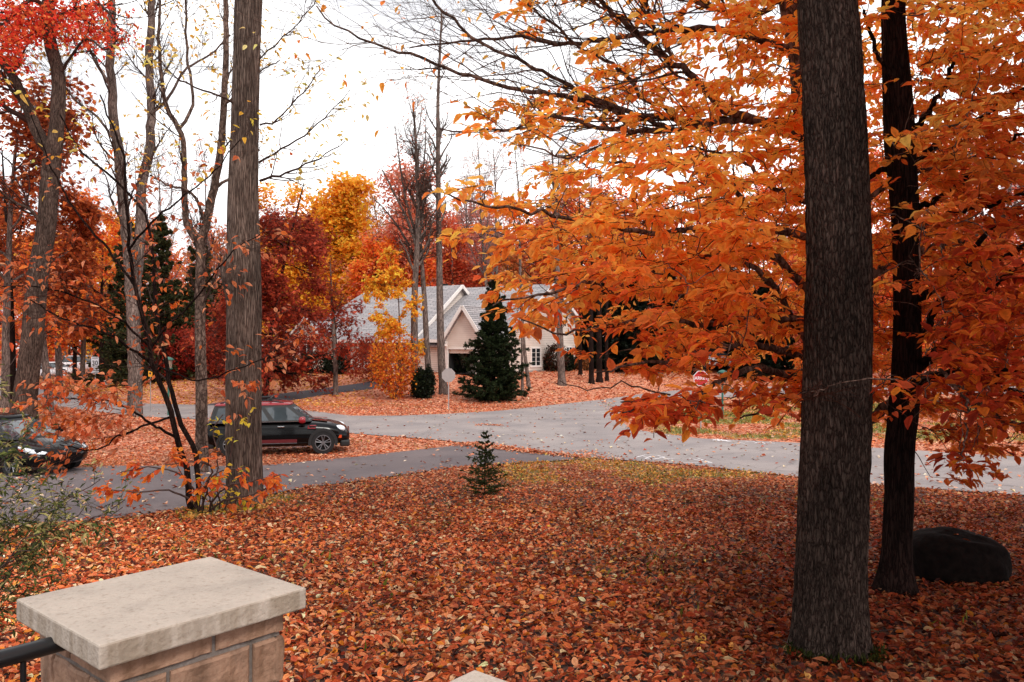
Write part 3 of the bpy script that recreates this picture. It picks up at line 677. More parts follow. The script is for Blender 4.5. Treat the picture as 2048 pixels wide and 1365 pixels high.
# sprays
main = walk(S, out, SL, 8, .08, (0, 0, -.022))
side, sr = spawn(main, np.full(main.shape[:2], .0035), 3, .1, .8, 42, (.16, .34), 6, .08, (0, 0, -.02), flat=.95, rmin=.0018)
mbw = MB(); mb = MB()
tubes(mb, main, np.full(main.shape[:2], .0028), 3, lin((80, 50, 40))); tubes(mb, side, sr, 3, lin((80, 50, 40)))
def beechcol(p, n):
    px = CX + F * p[:, 0] / p[:, 1]; py = HY - (p[:, 2] - CAMZ) / p[:, 1] * F
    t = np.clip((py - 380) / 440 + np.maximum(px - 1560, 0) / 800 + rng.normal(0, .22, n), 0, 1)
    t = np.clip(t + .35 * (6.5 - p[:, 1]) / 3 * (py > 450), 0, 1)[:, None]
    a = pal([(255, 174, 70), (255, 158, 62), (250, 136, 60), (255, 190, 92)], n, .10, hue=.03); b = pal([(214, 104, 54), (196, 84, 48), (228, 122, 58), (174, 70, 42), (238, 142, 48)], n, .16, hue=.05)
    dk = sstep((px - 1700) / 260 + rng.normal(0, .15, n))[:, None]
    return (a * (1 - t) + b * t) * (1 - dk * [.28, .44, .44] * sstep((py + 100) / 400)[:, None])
for tw, kp in ((main, .92), (side, .95)):
    p, d, nn = leaves_on(tw, kp, .12, .9, .008)
    px = CX + F * p[:, 0] / p[:, 1]; k = ~((np.abs(px - 1672) < 95) & (p[:, 1] < 7.0)) & ~((np.abs(px - 1808) < 40) & (p[:, 1] < 8.3) & (rng.random(len(px)) < .6)); p, d, nn = p[k], d[k], nn[k]
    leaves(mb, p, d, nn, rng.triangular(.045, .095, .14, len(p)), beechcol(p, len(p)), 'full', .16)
for tw, kp in ((t2, .012), (t3, .03)):
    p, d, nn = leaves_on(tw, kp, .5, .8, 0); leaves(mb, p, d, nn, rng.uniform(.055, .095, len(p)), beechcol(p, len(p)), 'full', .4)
B(mb, 'crown', M['beech'], rC)

# ------------------------------------------------------------------ left foreground
# T1 stripped-bark trunk
b1 = P(489, 1010); Y1 = float(b1[1])
r1_ = skeleton_tree('maple_tree', 'broad shaggy grey trunk with a burl, hiding part of the black and red car', b1)
mb = MB(); p1 = px_trunk([(489, 1022, 76), (489, 960, 70), (487, 850, 69), (487, 700, 66), (488, 560, 64), (486, 400, 58), (489, 250, 53), (493, 120, 53), (498, 0, 54), (500, -60, 50)], Y1, b1)
p1 += [[p1[-1][0], Y1, 13, .2], [p1[-1][0] + .3, Y1, 17, .1]]
trunk_mesh(mb, p1, 72, 420, .03, .55, 8, .07, .3, 5, 37, burl=(4.55, 0.25, .12, .32))
B(mb, 'trunk', M['bark_strip'], r1_)
# twigs showing right of T1, a few pale leaves
mb = MB(); tl = [limb([(520, 362), (560, 350), (600, 335), (650, 310), (690, 282)], Y1, 13.6, 6, 2, 14), limb([(518, 325), (560, 300), (610, 270), (660, 225), (700, 180)], Y1, 14, 5, 2, 14),
      limb([(520, 250), (550, 240), (590, 205), (640, 140)], Y1, 14.5, 4, 2, 14), limb([(518, 120), (560, 80), (610, 30), (640, -20)], Y1, 14, 4, 2, 14), limb([(480, 210), (430, 190), (360, 160), (300, 100)], Y1, 13, 5, 2, 14)]
q0, rr0 = pad(tl, 14); tubes(mb, q0, rr0, 4, lin((96, 76, 68)))
a1, ar = spawn(q0, rr0, 12, .1, 1, 35, (.5, 1.3), 8, .12, (.02, 0, .05), rmin=.0035); a2, ar2 = spawn(a1, ar, 4, .2, 1, 35, (.25, .6), 6, .14, (0, 0, .03), rmin=.0025)
tubes(mb, a1, ar, 3, lin((110, 88, 80))); tubes(mb, a2, ar2, 3, lin((110, 88, 80)))
p, d, nn = leaves_on(a2, .14, .4, .8); leaves(mb, p, d, nn, rng.uniform(.09, .14, len(p)), pal([(244, 204, 110), (246, 214, 140)], len(p), .12), 'full')
B(mb, 'crown', M['leaf'], r1_)

def branchy(root, mtk, stems, sidespec, leafspec, bark_n=8, name='crown', twigcol=(84, 64, 58)):
    """stems: list of limb(); sidespec: list of spawn kwargs; leafspec: fn(positions)->(keep, colours, size)"""
    mb = MB()
    for q, r in stems: tubes(mb, q, r, bark_n)
    B(mb, 'trunk', mtk, root)
    mc = MB(); q, r = pad(stems, 26); lv = []
    for sp in sidespec:
        q, r = spawn(q, r, **sp); tubes(mc, q, r, 3 if sp['rmin'] < .006 else 5, lin(twigcol)); lv.append(q)
    for q, ls in zip(lv, leafspec):
        if not ls: continue
        p, d, nn = leaves_on(q, 1.0, ls.get('droop', .5), .8, ls.get('jit', .0), per=ls.get('per', 1)); k, c, s = ls['f'](p)
        p, d, nn, c, s = p[k], d[k], nn[k], c[k], s[k]; leaves(mc, p, d, nn, s, c, ls.get('kind', 'full'), ls.get('curl', .3), ls.get('wid', 1.0))
    B(mc, name, M['leaf'], root)
def ypx(p): return HY - (p[:, 2] - CAMZ) / p[:, 1] * F
YEL = [(240, 190, 70), (246, 206, 110), (232, 170, 60)]; RUST = [(200, 104, 62), (216, 124, 82), (186, 84, 46), (226, 144, 104), (214, 110, 48)]
def mixleaf(ky, kr, ylim=330, s0=.09, s1=.15, low=None, lowk=0):
    def f(p):
        y = ypx(p); n = len(p); up = y < ylim + rng.normal(0, 40, n)
        kk = np.where(up, ky, kr)
        if low is not None: kk = np.where((y > low[0]) & (y < low[1]), lowk, kk)
        c = np.where(up[:, None], pal(YEL, n, .15), pal(RUST, n, .2)); return rng.random(n) < kk, c, rng.uniform(s0, s1, n)
    return f
# T2 thin trunk with upward fork
b2 = P(405, 946); Y2 = float(b2[1])
r2_ = skeleton_tree('young_maple_tree', 'slender grey trunk forking high up, close left of the broad shaggy trunk', b2)
st2 = [limb([(405, 955), (404, 900), (402, 760), (400, 600), (402, 483), (410, 455), (428, 376), (441, 301), (448, 205), (452, 103), (452, 0), (450, -60)], Y2, Y2, 27, 9, 50, .006),
       limb([(402, 483), (385, 470), (372, 440), (369, 359), (364, 274), (335, 219), (325, 171), (318, 90), (320, 0)], Y2, Y2 - .6, 15, 5, 34, .01),
       limb([(364, 274), (362, 255), (380, 225), (386, 190), (376, 120), (372, 40), (372, -30)], Y2 - .2, Y2 + .8, 7, 4, 20), limb([(428, 376), (470, 350), (500, 318), (520, 300)], Y2, Y2 + .4, 7, 3, 16), limb([(448, 215), (470, 190), (510, 150), (560, 120)], Y2, Y2 - 1, 5, 2, 16),
       limb([(412, 455), (396, 405), (370, 380), (340, 372), (300, 350)], Y2, Y2 - 1, 8, 3, 16)]
branchy(r2_, M['bark_smooth'], st2, [dict(k=13, rf=.32, t0=.3, t1=1, ang=38, Lf=(.9, 2.4), n=9, wander=.1, trop=(0, 0, .09), rmin=.005), dict(k=7, t0=.12, t1=1, ang=36, Lf=(.4, 1.0), n=7, wander=.12, trop=(0, 0, .04), rmin=.0035), dict(k=2, t0=.2, t1=1, ang=35, Lf=(.2, .5), n=5, wander=.12, rmin=.0028)],
        [None, dict(f=mixleaf(.05, .04)), dict(f=mixleaf(.06, .05))])
# T7 multi-stem sapling in front
b7 = P(378, 1024); Y7 = float(b7[1])
r7 = skeleton_tree('beech_sapling', 'multi stemmed dark sapling with thin crooked stems and rust leaves by the driveway edge', b7)
st7 = [limb([(384, 1034), (379, 985), (371, 930), (352, 870), (333, 800), (305, 725), (292, 655), (272, 585), (258, 500), (256, 430), (248, 380), (250, 330), (232, 270), (200, 190)], Y7, Y7 - .6, 14, 3, 44, .01),
       limb([(392, 1030), (398, 985), (388, 900), (362, 850), (345, 785), (328, 700), (312, 620), (306, 540), (300, 470), (285, 420), (230, 360), (160, 300), (120, 230)], Y7 + .1, Y7 + .6, 12, 3, 40, .01),
       limb([(300, 725), (250, 690), (200, 660), (130, 640), (60, 600)], Y7 - .1, Y7 - 2, 6, 2, 24), limb([(296, 690), (240, 640), (170, 600), (90, 575), (0, 575)], Y7 - .1, Y7 - 1.6, 5, 2, 24),
       limb([(305, 728), (345, 745), (400, 762), (480, 735), (560, 710)], Y7 - .1, Y7 - 1.2, 4, 2, 20), limb([(352, 875), (300, 845), (240, 810), (180, 800), (110, 795)], Y7, Y7 - 1.8, 6, 2, 22),
       limb([(340, 835), (290, 850), (240, 872), (190, 900), (120, 890)], Y7, Y7 - 1.2, 5, 2, 20), limb([(300, 700), (330, 660), (380, 610), (420, 560), (470, 500), (520, 470)], Y7, Y7 - 1, 5, 2, 22),
       limb([(258, 500), (300, 450), (360, 400), (420, 350), (480, 280)], Y7 - .4, Y7 - 1.4, 5, 2, 22), limb([(268, 570), (200, 480), (150, 420), (100, 330), (60, 220)], Y7 - .3, Y7 - .8, 6, 2, 24)]
branchy(r7, M['bark_dark'], st7, [dict(k=12, rf=.4, t0=.3, t1=1, ang=45, Lf=(.6, 1.9), n=9, wander=.11, trop=(0, 0, .05), rmin=.005), dict(k=6, t0=.12, t1=1, ang=40, Lf=(.3, .9), n=7, wander=.12, rmin=.0035), dict(k=2, t0=.2, t1=1, ang=35, Lf=(.2, .4), n=5, wander=.12, rmin=.0028)],
        [dict(f=mixleaf(.03, .05, low=(760, 880), lowk=.3)), dict(f=mixleaf(.04, .07, low=(760, 875), lowk=.36)), dict(f=mixleaf(.05, .09, low=(760, 875), lowk=.4))])
# low orange / yellow sapling shoots around the foot of T1 and T7
def shoots(name, label, base, limbs_, cols, keep, s0, s1, cat='sapling'):
    r = thing(name, base, label, cat); mb = MB()
    for q, rr in limbs_: tubes(mb, q, rr, 5)
    B(mb, 'stem', M['twig'], r)
    mc = MB(); q, rr = pad(limbs_, 16); a, ar = spawn(q, rr, 5, .2, 1, 45, (.2, .55), 6, .12, (0, 0, -.01), rmin=.003, flat=.6); a_, ar_ = spawn(a, ar, 2, .2, 1, 40, (.12, .3), 5, .1, rmin=.0025, flat=.6)
    tubes(mc, a, ar, 3, lin((90, 66, 56))); tubes(mc, a_, ar_, 3, lin((90, 66, 56)))
    for w in (q[:, 6:], a, a_):
        p, d, nn = leaves_on(w, keep, .45, .8); leaves(mc, p, d, nn, rng.uniform(s0, s1, len(p)), pal(cols, len(p), .16), 'full', .25, 1.2)
    B(mc, 'foliage', M['leaf'], r)
ba = P(400, 1028)
Ya = float(ba[1])
shoots('beech_shoots', 'low sapling shoots with bright orange leaves fanning out over the driveway edge', ba,
       [limb([(400, 1030), (390, 985), (360, 950), (310, 935), (240, 945)], Ya, Ya - 1.2, 5, 2, 14), limb([(402, 1030), (410, 975), (425, 940), (400, 925), (330, 930)], Ya, Ya - 1.4, 5, 2, 14), limb([(400, 1030), (380, 1000), (330, 980), (270, 985), (220, 980)], Ya, Ya - 1, 5, 2, 14),
        limb([(410, 1030), (440, 985), (480, 965), (530, 960), (560, 950)], Ya, Ya - 1.5, 5, 2, 14), limb([(410, 1030), (450, 1000), (500, 990), (550, 968)], Ya, Ya - 1.3, 5, 2, 14), limb([(405, 1030), (420, 960), (450, 940), (490, 935)], Ya, Ya - 1.4, 5, 2, 14)],
       [(226, 112, 46), (240, 140, 50), (210, 92, 50), (232, 124, 70)], .62, .1, .15)
bb = P(452, 1026); Yb = float(bb[1])
shoots('redbud_shoots', 'thin upright shoots with round yellow leaves against the shaggy trunk', bb,
       [limb([(440, 1035), (434, 960), (436, 900), (425, 860), (445, 830)], Yb, Yb - .5, 4, 2, 14), limb([(445, 1035), (460, 980), (455, 930), (468, 880), (480, 835)], Yb, Yb - .7, 4, 2, 14), limb([(430, 1035), (420, 1000), (410, 985), (395, 990)], Yb, Yb - .6, 4, 2, 14), limb([(445, 1035), (470, 1010), (480, 985)], Yb, Yb - .5, 4, 2, 14)],
       [(222, 196, 60), (206, 178, 52), (236, 206, 80)], .36, .07, .11)

# T3 pale twin trunk
b3 = P(270, 832); Y3 = float(b3[1])
r3 = skeleton_tree('twin_maple_tree', 'pale twin trunks splitting low and bowing apart, with sparse yellow leaves', b3)
st3 = [limb([(271, 840), (270, 760), (267, 650), (262, 560), (252, 460), (241, 342), (236, 294), (227, 239), (224, 171), (220, 103), (224, 0), (226, -70)], Y3, Y3, 30, 13, 50, .02),
       limb([(268, 640), (272, 560), (281, 455), (284, 370), (298, 301), (303, 205), (297, 137), (301, 68), (304, 0), (306, -70)], Y3, Y3 + 1, 24, 13, 44, .02),
       limb([(300, 235), (340, 190), (370, 140), (420, 110), (460, 70)], Y3 + .5, Y3 - 1, 6, 3, 18), limb([(225, 180), (195, 130), (160, 60), (150, 0)], Y3, Y3, 7, 4, 16), limb([(238, 300), (200, 240), (150, 200), (110, 140)], Y3, Y3 - 2, 6, 3, 16)]
branchy(r3, M['bark_grey'], st3, [dict(k=14, rf=.22, t0=.35, t1=1, ang=42, Lf=(2, 4.8), n=9, wander=.12, trop=(0, 0, .08), rmin=.012), dict(k=7, t0=.12, t1=1, ang=38, Lf=(.8, 2.2), n=7, wander=.14, rmin=.008), dict(k=3, t0=.2, t1=1, ang=35, Lf=(.4, 1), n=5, wander=.12, rmin=.006)],
        [None, dict(f=mixleaf(.05, .0, 330, .16, .26)), dict(f=mixleaf(.06, .01, 330, .16, .26))])

# T4 big forked maple with scarlet crown
b4 = P(47, 846); Y4 = float(b4[1])
r4 = skeleton_tree('red_maple_tree', 'large forked tree at the left edge with a scarlet crown overhead', b4)
mb = MB()
trunk_mesh(mb, px_trunk([(44, 862, 54), (50, 800, 46), (62, 700, 42), (75, 560, 37), (92, 455, 34), (101, 340, 36), (112, 270, 30), (117, 210, 28), (117, 150, 25), (102, 90, 24), (96, 40, 24), (100, -60, 22)], Y4, b4), 36, 160, .03, .8, 6, .12, .5, 5, 51)
st4 = [limb([(102, 300), (84, 280), (74, 262), (55, 215), (25, 150), (5, 125), (-30, 60)], Y4, Y4 + .5, 26, 12, 30, .03), limb([(96, 40), (150, 20), (200, 10), (240, 60)], Y4, Y4 - 1, 9, 3, 20), limb([(118, 150), (170, 80), (210, 100), (235, 80)], Y4, Y4 - 2, 6, 3, 20), limb([(100, 20), (60, 0), (20, 40), (-20, 60)], Y4, Y4 - 2, 9, 3, 20), limb([(92, 460), (60, 420), (20, 400), (-20, 360)], Y4, Y4 - 2, 8, 3, 18)]
for q, r in st4: tubes(mb, q, r, 10)
B(mb, 'trunk', M['bark_mid'], r4)
mb = MB(); C = []
for px, py, rx, ry, n in [(60, 30, 90, 40, 240), (150, 30, 80, 34, 170), (200, 72, 40, 20, 85), (20, 60, 60, 50, 190), (15, 105, 40, 30, 90), (130, 70, 40, 16, 30), (100, -60, 170, 60, 260), (-60, 60, 80, 120, 120)]:
    n = int(n * .42)
    a = rng.normal(0, .5, (n, 2)); C.append(np.array([PT(px + rx * u, py + ry * v, Y4 + rng.normal(0, 1.6)) for u, v in a]))
C = np.concatenate(C); dr = rng.normal(0, 1, C.shape) * [1, 1, .25]; tw = walk(C, dr, rng.uniform(.5, 1.1, len(C)), 7, .15); tubes(mb, tw, np.full(tw.shape[:2], .01), 3, lin((60, 30, 28)))
p, d, nn = leaves_on(tw, .95, .5, .9, .12, per=2); p[:, 2] += 0; leaves(mb, p, d, nn, rng.uniform(.10, .19, len(p)), pal([(240, 74, 52), (250, 98, 60), (222, 56, 44), (252, 130, 70)], len(p), .16), 'dia', wid=1.7)
Q, R = pad(st4, 18); a1, ar = spawn(Q, R, 8, .2, 1, 40, (1.5, 4), 9, .12, (0, 0, .06), rmin=.012); a2, ar2 = spawn(a1, ar, 5, .2, 1, 36, (.6, 1.6), 7, .14, rmin=.008)
tubes(mb, a1, ar, 4, lin((70, 48, 44))); tubes(mb, a2, ar2, 3, lin((70, 48, 44)))
B(mb, 'crown', M['leaf'], r4)
# ================================================================== MIDDLE AND BACKGROUND TREES
REDO = [(176, 88, 46), (156, 70, 38), (200, 110, 56), (132, 58, 34)]
ORNG = [(236, 132, 50), (244, 156, 64), (220, 108, 46), (224, 96, 48)]
GOLD = [(255, 178, 56), (255, 190, 74), (255, 158, 44), (255, 170, 60)]
CRIM = [(214, 102, 70), (226, 116, 78), (196, 84, 58), (234, 138, 92)]
SALM = [(222, 142, 116), (212, 124, 98), (230, 160, 134), (206, 114, 84)]
MIXD = [(214, 132, 80), (192, 112, 70), (228, 160, 100), (180, 142, 90)]
def gtree(name, label, base, h, r, cols, crown=(.35, 1.0), limbs=9, ll=.32, ang=55, per=2, leaf=(.14, .26), keep=.9, k2=6, k3=5, path=None, up=.05, kind='dia', group=None, mtk='bark_grey', wid=1.5, twig=True, l3=.35, tcol=(96, 76, 68), cat='tree', jit=.2, forks=None):
    base = np.asarray(base, float); root = thing(name, base, label, cat, group)
    n = 22
    if path is None:
        q = walk(base[None] - [0, 0, .1], np.array([[rng.normal(0, .03), rng.normal(0, .03), 1.0]]), np.array([h * .96]), n, .025, (0, 0, .05))[0]
    else:
        q = resample(np.array(path), n + 1)[:, :3]; q[0, 2] = base[2] - .1
    R = r * (np.linspace(1, .12, n + 1) ** .8); R[0] *= 1.35
    mb = MB(); tubes(mb, q, R, 12)
    Q, RR = q[None], R[None]
    l1, r1 = spawn(Q, RR, limbs, crown[0], crown[1] * .97, ang, (h * ll * .75, h * ll * 1.15), 10, .1, (0, 0, up), .55, taperL=.55, rmin=.014)
    tubes(mb, l1, r1, 5)
    if forks is not None:
        fq = [resample(np.array(f), 11) for f in forks]; fq_ = np.array([f[:, :3] for f in fq]); fr = np.array([f[:, 3] for f in fq]); tubes(mb, fq_, fr, 8); l1 = np.concatenate([l1, fq_]); r1 = np.concatenate([r1, fr])
    mb.build('trunk', M[mtk], root, local=base)
    mc = MB()
    l2, r2 = spawn(l1, r1, k2, .15, 1, 45, (h * ll * .3, h * ll * .5), 7, .14, (0, 0, up * .6), .55, rmin=.009); tubes(mc, l2, r2, 3, lin(tcol))
    l3_, r3 = spawn(l2, r2, k3, .1, 1, 42, (h * ll * l3 * .3, h * ll * l3 * .6), 6, .16, (0, 0, up * .3), .6, rmin=.006)
    if twig: tubes(mc, l3_, r3, 3, lin(tcol))
    if keep > 0:
        p, d, nn = leaves_on(l3_, keep, .4, .9, jit, per=per); p2, d2, n2 = leaves_on(l2, keep * .7, .4, .9, jit, per=per)
        p, d, nn = [np.concatenate(z) for z in ((p, p2), (d, d2), (nn, n2))]
        c = pal(cols, len(p), .2); lump = .95 + .45 * fbm(p[:, 0] * .7 + p[:, 1] * .3, p[:, 2] * .9, 2)[:, None]
        leaves(mc, p, d, nn, rng.uniform(leaf[0], leaf[1], len(p)), np.clip(c * lump, 0, .9), kind, wid=wid)
    mc.build('crown', M['leaf'], root, local=base)
    return root
def ht(py, base): return CAMZ + (HY - py) / F * base[1] - base[2]
def at(px, Y): x = (px - CX) / F * Y; return np.array([x, Y, float(gz(x, Y))])

# dark evergreens
def spruce(name, label, base, h, rad, whorls, cols, needle=.09, nk=.5, start=.02, dense=1.0, group=None, up=-.03, cat='spruce', lvl3=True, trunk_r=.02, nang=50, bw=9, nw=.22, e0=-.12, b2l=(.18, .42), nneed=4, var=(.7, .9, 1.0, 1.18), pw=.78, et=.75, tz=.035):
    base = np.asarray(base, float); root = thing(name, base, label, cat, group); mb = MB()
    q = walk(base[None] - [0, 0, .05], np.array([[0, 0, 1.0]]), np.array([h * 1.0]), 16, .012)[0]; R = h * trunk_r * np.linspace(1, .08, 17); tubes(mb, q, R, 8)
    mb.build('trunk', M['bark_dark'], root, local=base)
    mc = MB(); P0 = []; D0 = []; L0 = []
    for i in range(whorls):
        t = start + (1 - start) * (i / whorls) ** 1.05; L = rad * (1 - t) ** pw * rng.uniform(.8, 1.15) + h * .015
        nb = int(bw * (1 - .45 * t)); a0 = rng.uniform(0, 6.28)
        for k in range(nb):
            a = a0 + k * 6.283 / nb + rng.normal(0, .2); z = t * h + rng.normal(0, .012 * h); e = e0 + et * t + rng.normal(0, .1)
            P0.append(base + [0, 0, z]); D0.append([math.cos(a), math.sin(a), e]); L0.append(L * rng.uniform(.75, 1.15))
    P0 = np.array(P0); D0 = np.array(D0); L0 = np.array(L0) * rng.choice(var, len(L0))
    b1 = walk(P0, D0, L0, 9, .05, (0, 0, tz)); r1 = np.maximum(L0[:, None] * .012 * np.linspace(1, .3, 10), .002); tubes(mc, b1, r1, 3, lin((70, 52, 40)))
    b2, r2 = spawn(b1, r1, int(11 * dense), .12, 1, nang, (b2l[0] * rad, b2l[1] * rad), 5, .06, (0, 0, -.03), .6, taperL=.75, flat=.9, rmin=.0015); tubes(mc, b2, r2, 3, lin((70, 52, 40)))
    f2 = np.repeat(np.clip(L0 / rad, .12, 1), int(11 * dense))[:, None, None]; b2 = b2[:, :1] + (b2 - b2[:, :1]) * f2
    tw = [b1, b2]
    if lvl3:
        b3, r3 = spawn(b2, r2, 3, .2, .95, 45, (.07 * rad, .15 * rad), 3, .05, (0, 0, -.02), flat=.8, rmin=.001); b3 = b3[:, :1] + (b3 - b3[:, :1]) * np.repeat(f2, 3, axis=0); tw.append(b3)
    for w in tw:
        m = 3 if w is b1 else 2
        W = w
        # densify: points along
        t = np.linspace(.12, 1, int(10 * nk * (2 if w is b1 else 1)) + 3); xi = t * (W.shape[1] - 1); i0 = np.minimum(xi.astype(int), W.shape[1] - 2); f = (xi - i0)[None, :, None]
        pp = W[:, i0] * (1 - f) + W[:, i0 + 1] * f; T = norm(W[:, i0 + 1] - W[:, i0]); N = pp.reshape(-1, 3); T = T.reshape(-1, 3)
        for s_ in range(nneed):
            rv = rng.normal(0, 1, N.shape); S_ = norm(rv - (rv * T).sum(1, keepdims=True) * T)
            d = norm(T * .8 + S_ * .75 + [0, 0, .12]); c = pal(cols, len(N), .22); hh = ((N[:, 2] - base[2]) / h)[:, None]
            leaves(mc, N, d, S_ + rng.normal(0, .3, N.shape), rng.uniform(needle * .7, needle * 1.2, len(N)), c, 'dia', .05, nw / .6)
    mc.build('foliage', M['needle'], root, local=base)
    return root
bs = P(970, 994)
spruce('young_spruce', 'small young spruce standing alone on the leafy lawn', bs, ht(858, bs), .68, 14, [(64, 80, 44), (82, 98, 52), (100, 114, 66), (48, 60, 36)], .022, 1.9, .05, .9, trunk_r=.009, bw=7, nw=.1, pw=1.0, et=.3, tz=.02, e0=.12, var=(.8, 1.0, 1.1), b2l=(.2, .42), lvl3=False, nneed=6)
bs = P(988, 803)
spruce('spruce_tree', 'full dark green spruce in front of the garage', bs, ht(560, bs), 2.15, 34, [(32, 42, 26), (44, 56, 32), (60, 72, 42), (24, 30, 20)], .11, .6, .02, 1.0, bw=10, nw=.2, e0=-.08, b2l=(.14, .30), nneed=3, var=(.88, 1.0, 1.08))
for i, (px, Y, top, rad, lab) in enumerate([(255, 62, 440, 3.0, 'dark cedar with a pale trunk crossing it, left of the green lantern post'), (322, 58, 430, 3.2, 'tall dark evergreen behind the sapling stems, above the green lantern post'),
        (400, 64, 470, 3.0, 'dark evergreen between the slender grey trunk and the shaggy trunk'), (462, 70, 500, 2.8, 'dark evergreen mostly behind the broad shaggy trunk'), (228, 72, 560, 2.4, 'low dark evergreen just right of the speed sign')]):
    b_ = at(px, Y); spruce('cedar_tree', lab, b_, ht(top, b_), rad, 26, [(52, 60, 38), (66, 70, 42), (40, 46, 30), (88, 84, 48)], .18, .24, .01, .5, 'evergreens along the far side of the road', cat='evergreen', lvl3=True, bw=8, nw=.5)
for i, (px, Y, top, rad, lab) in enumerate([(1195, 78, 560, 3.6, 'dark spruce just right of the house gable'), (1262, 70, 570, 3.8, 'broad black green spruce behind the lowest orange sprays'), (1340, 74, 550, 3.6, 'black green spruce behind the red stop sign'), (1430, 80, 560, 3.6, 'dark spruce above the pale parked vehicle behind the orange leaves'), (1530, 72, 560, 3.8, 'dark spruce left of the thick trunk, seen through leaves')]):
    b_ = at(px, Y); spruce('spruce_tree', lab, b_, ht(top, b_), rad, 24, [(20, 26, 18), (28, 36, 22), (16, 20, 14)], .26, .35, .01, .8, 'dark spruces behind the side road', lvl3=True, bw=8, nw=.6)
b_ = at(1250, 100); spruce('pine_tree', 'dark pine top showing between orange branches right of centre', b_, ht(455, b_), 3.2, 22, [(40, 52, 34), (30, 40, 26)], .3, .3, .1, .7, cat='pine', bw=7, nw=.6)
# clipped evergreen bushes
def bush(name, label, base, rx, h, cols, n=2600, leaf=(.06, .12), group=None, mt='needle', dens_in=.55, cat='shrub', kind='dia', stems=8):
    base = np.asarray(base, float); root = thing(name, base, label, cat, group)
    mb = MB(); a = rng.uniform(0, 6.28, stems); st = walk(np.repeat(base[None], stems, 0), np.stack([np.cos(a) * .5, np.sin(a) * .5, np.ones(stems)], 1), np.full(stems, h * .85), 8, .12, (0, 0, .05)); tubes(mb, st, np.full((stems, 1), .018) * np.linspace(1, .3, 9)[None], 4)
    s2, r2 = spawn(st, np.full(st.shape[:2], .012), 5, .2, 1, 45, (h * .2, h * .45), 5, .12, (0, 0, .03), rmin=.006); tubes(mb, s2, r2, 3); mb.build('stem', M['twig'], root, local=base)
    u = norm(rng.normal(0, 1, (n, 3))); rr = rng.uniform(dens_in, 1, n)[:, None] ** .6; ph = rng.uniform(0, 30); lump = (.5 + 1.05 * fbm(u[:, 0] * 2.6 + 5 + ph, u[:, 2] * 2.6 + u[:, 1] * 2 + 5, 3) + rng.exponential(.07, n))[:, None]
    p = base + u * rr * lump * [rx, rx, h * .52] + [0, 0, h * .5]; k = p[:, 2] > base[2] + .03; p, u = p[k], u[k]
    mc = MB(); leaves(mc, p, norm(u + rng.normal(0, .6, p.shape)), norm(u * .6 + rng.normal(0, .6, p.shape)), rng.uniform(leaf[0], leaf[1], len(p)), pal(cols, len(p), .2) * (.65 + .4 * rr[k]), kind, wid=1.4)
    mc.build('foliage', M[mt], root, local=base); return root
DKG = [(28, 34, 22), (38, 46, 28), (20, 24, 18)]
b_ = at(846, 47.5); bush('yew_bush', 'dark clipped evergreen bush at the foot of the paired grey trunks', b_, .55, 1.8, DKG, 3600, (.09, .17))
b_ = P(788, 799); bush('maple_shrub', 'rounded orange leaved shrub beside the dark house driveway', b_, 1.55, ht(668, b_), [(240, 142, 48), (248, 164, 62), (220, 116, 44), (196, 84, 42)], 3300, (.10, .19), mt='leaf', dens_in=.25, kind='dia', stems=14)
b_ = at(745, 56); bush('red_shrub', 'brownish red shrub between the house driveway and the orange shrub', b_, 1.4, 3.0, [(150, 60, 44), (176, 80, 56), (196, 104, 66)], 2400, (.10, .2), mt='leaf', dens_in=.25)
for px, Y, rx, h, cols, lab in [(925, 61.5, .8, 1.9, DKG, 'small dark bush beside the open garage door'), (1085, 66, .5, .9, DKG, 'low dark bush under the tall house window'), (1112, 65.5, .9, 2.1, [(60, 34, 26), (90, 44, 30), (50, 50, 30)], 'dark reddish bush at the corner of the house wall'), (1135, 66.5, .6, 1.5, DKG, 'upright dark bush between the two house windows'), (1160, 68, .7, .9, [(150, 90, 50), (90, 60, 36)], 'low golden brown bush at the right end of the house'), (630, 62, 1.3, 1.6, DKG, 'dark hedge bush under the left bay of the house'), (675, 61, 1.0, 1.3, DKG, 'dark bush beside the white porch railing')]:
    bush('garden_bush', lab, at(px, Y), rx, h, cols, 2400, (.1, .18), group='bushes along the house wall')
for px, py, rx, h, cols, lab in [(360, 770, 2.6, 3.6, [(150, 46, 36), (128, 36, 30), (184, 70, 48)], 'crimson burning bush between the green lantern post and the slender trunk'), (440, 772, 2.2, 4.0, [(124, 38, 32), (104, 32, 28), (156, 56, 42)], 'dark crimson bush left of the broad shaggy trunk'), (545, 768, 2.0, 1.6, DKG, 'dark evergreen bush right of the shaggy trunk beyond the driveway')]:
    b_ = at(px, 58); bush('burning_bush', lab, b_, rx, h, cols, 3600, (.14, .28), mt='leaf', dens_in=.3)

# dark red oak in the middle distance
b_ = P(527, 800)
gtree('red_oak_tree', 'dark red oak with a slim trunk just right of the broad shaggy trunk', b_, ht(366, b_), .16, [(150, 58, 40), (128, 46, 32), (172, 74, 48), (104, 38, 30)], (.1, .88), 32, .33, 74, 3, (.15, .27), .95, 7, 5, kind='oak', mtk='bark_dark', wid=1.3, l3=.6, jit=.16, up=.01,
      path=[list(PT(527, 800, b_[1])), list(PT(535, 760, b_[1])), list(PT(545, 640, b_[1])), list(PT(575, 500, b_[1])), list(PT(608, 366, b_[1]))])
b_ = at(672, 50)
gtree('oak_sapling', 'smaller dark red oak in front of the porch of the house', b_, ht(590, b_), .09, [(150, 58, 40), (128, 46, 32), (172, 74, 48)], (.2, 1), 15, .46, 75, 1, (.16, .28), .85, 5, 4, kind='oak', mtk='bark_dark', wid=1.2, l3=.6, jit=.1, up=.0)
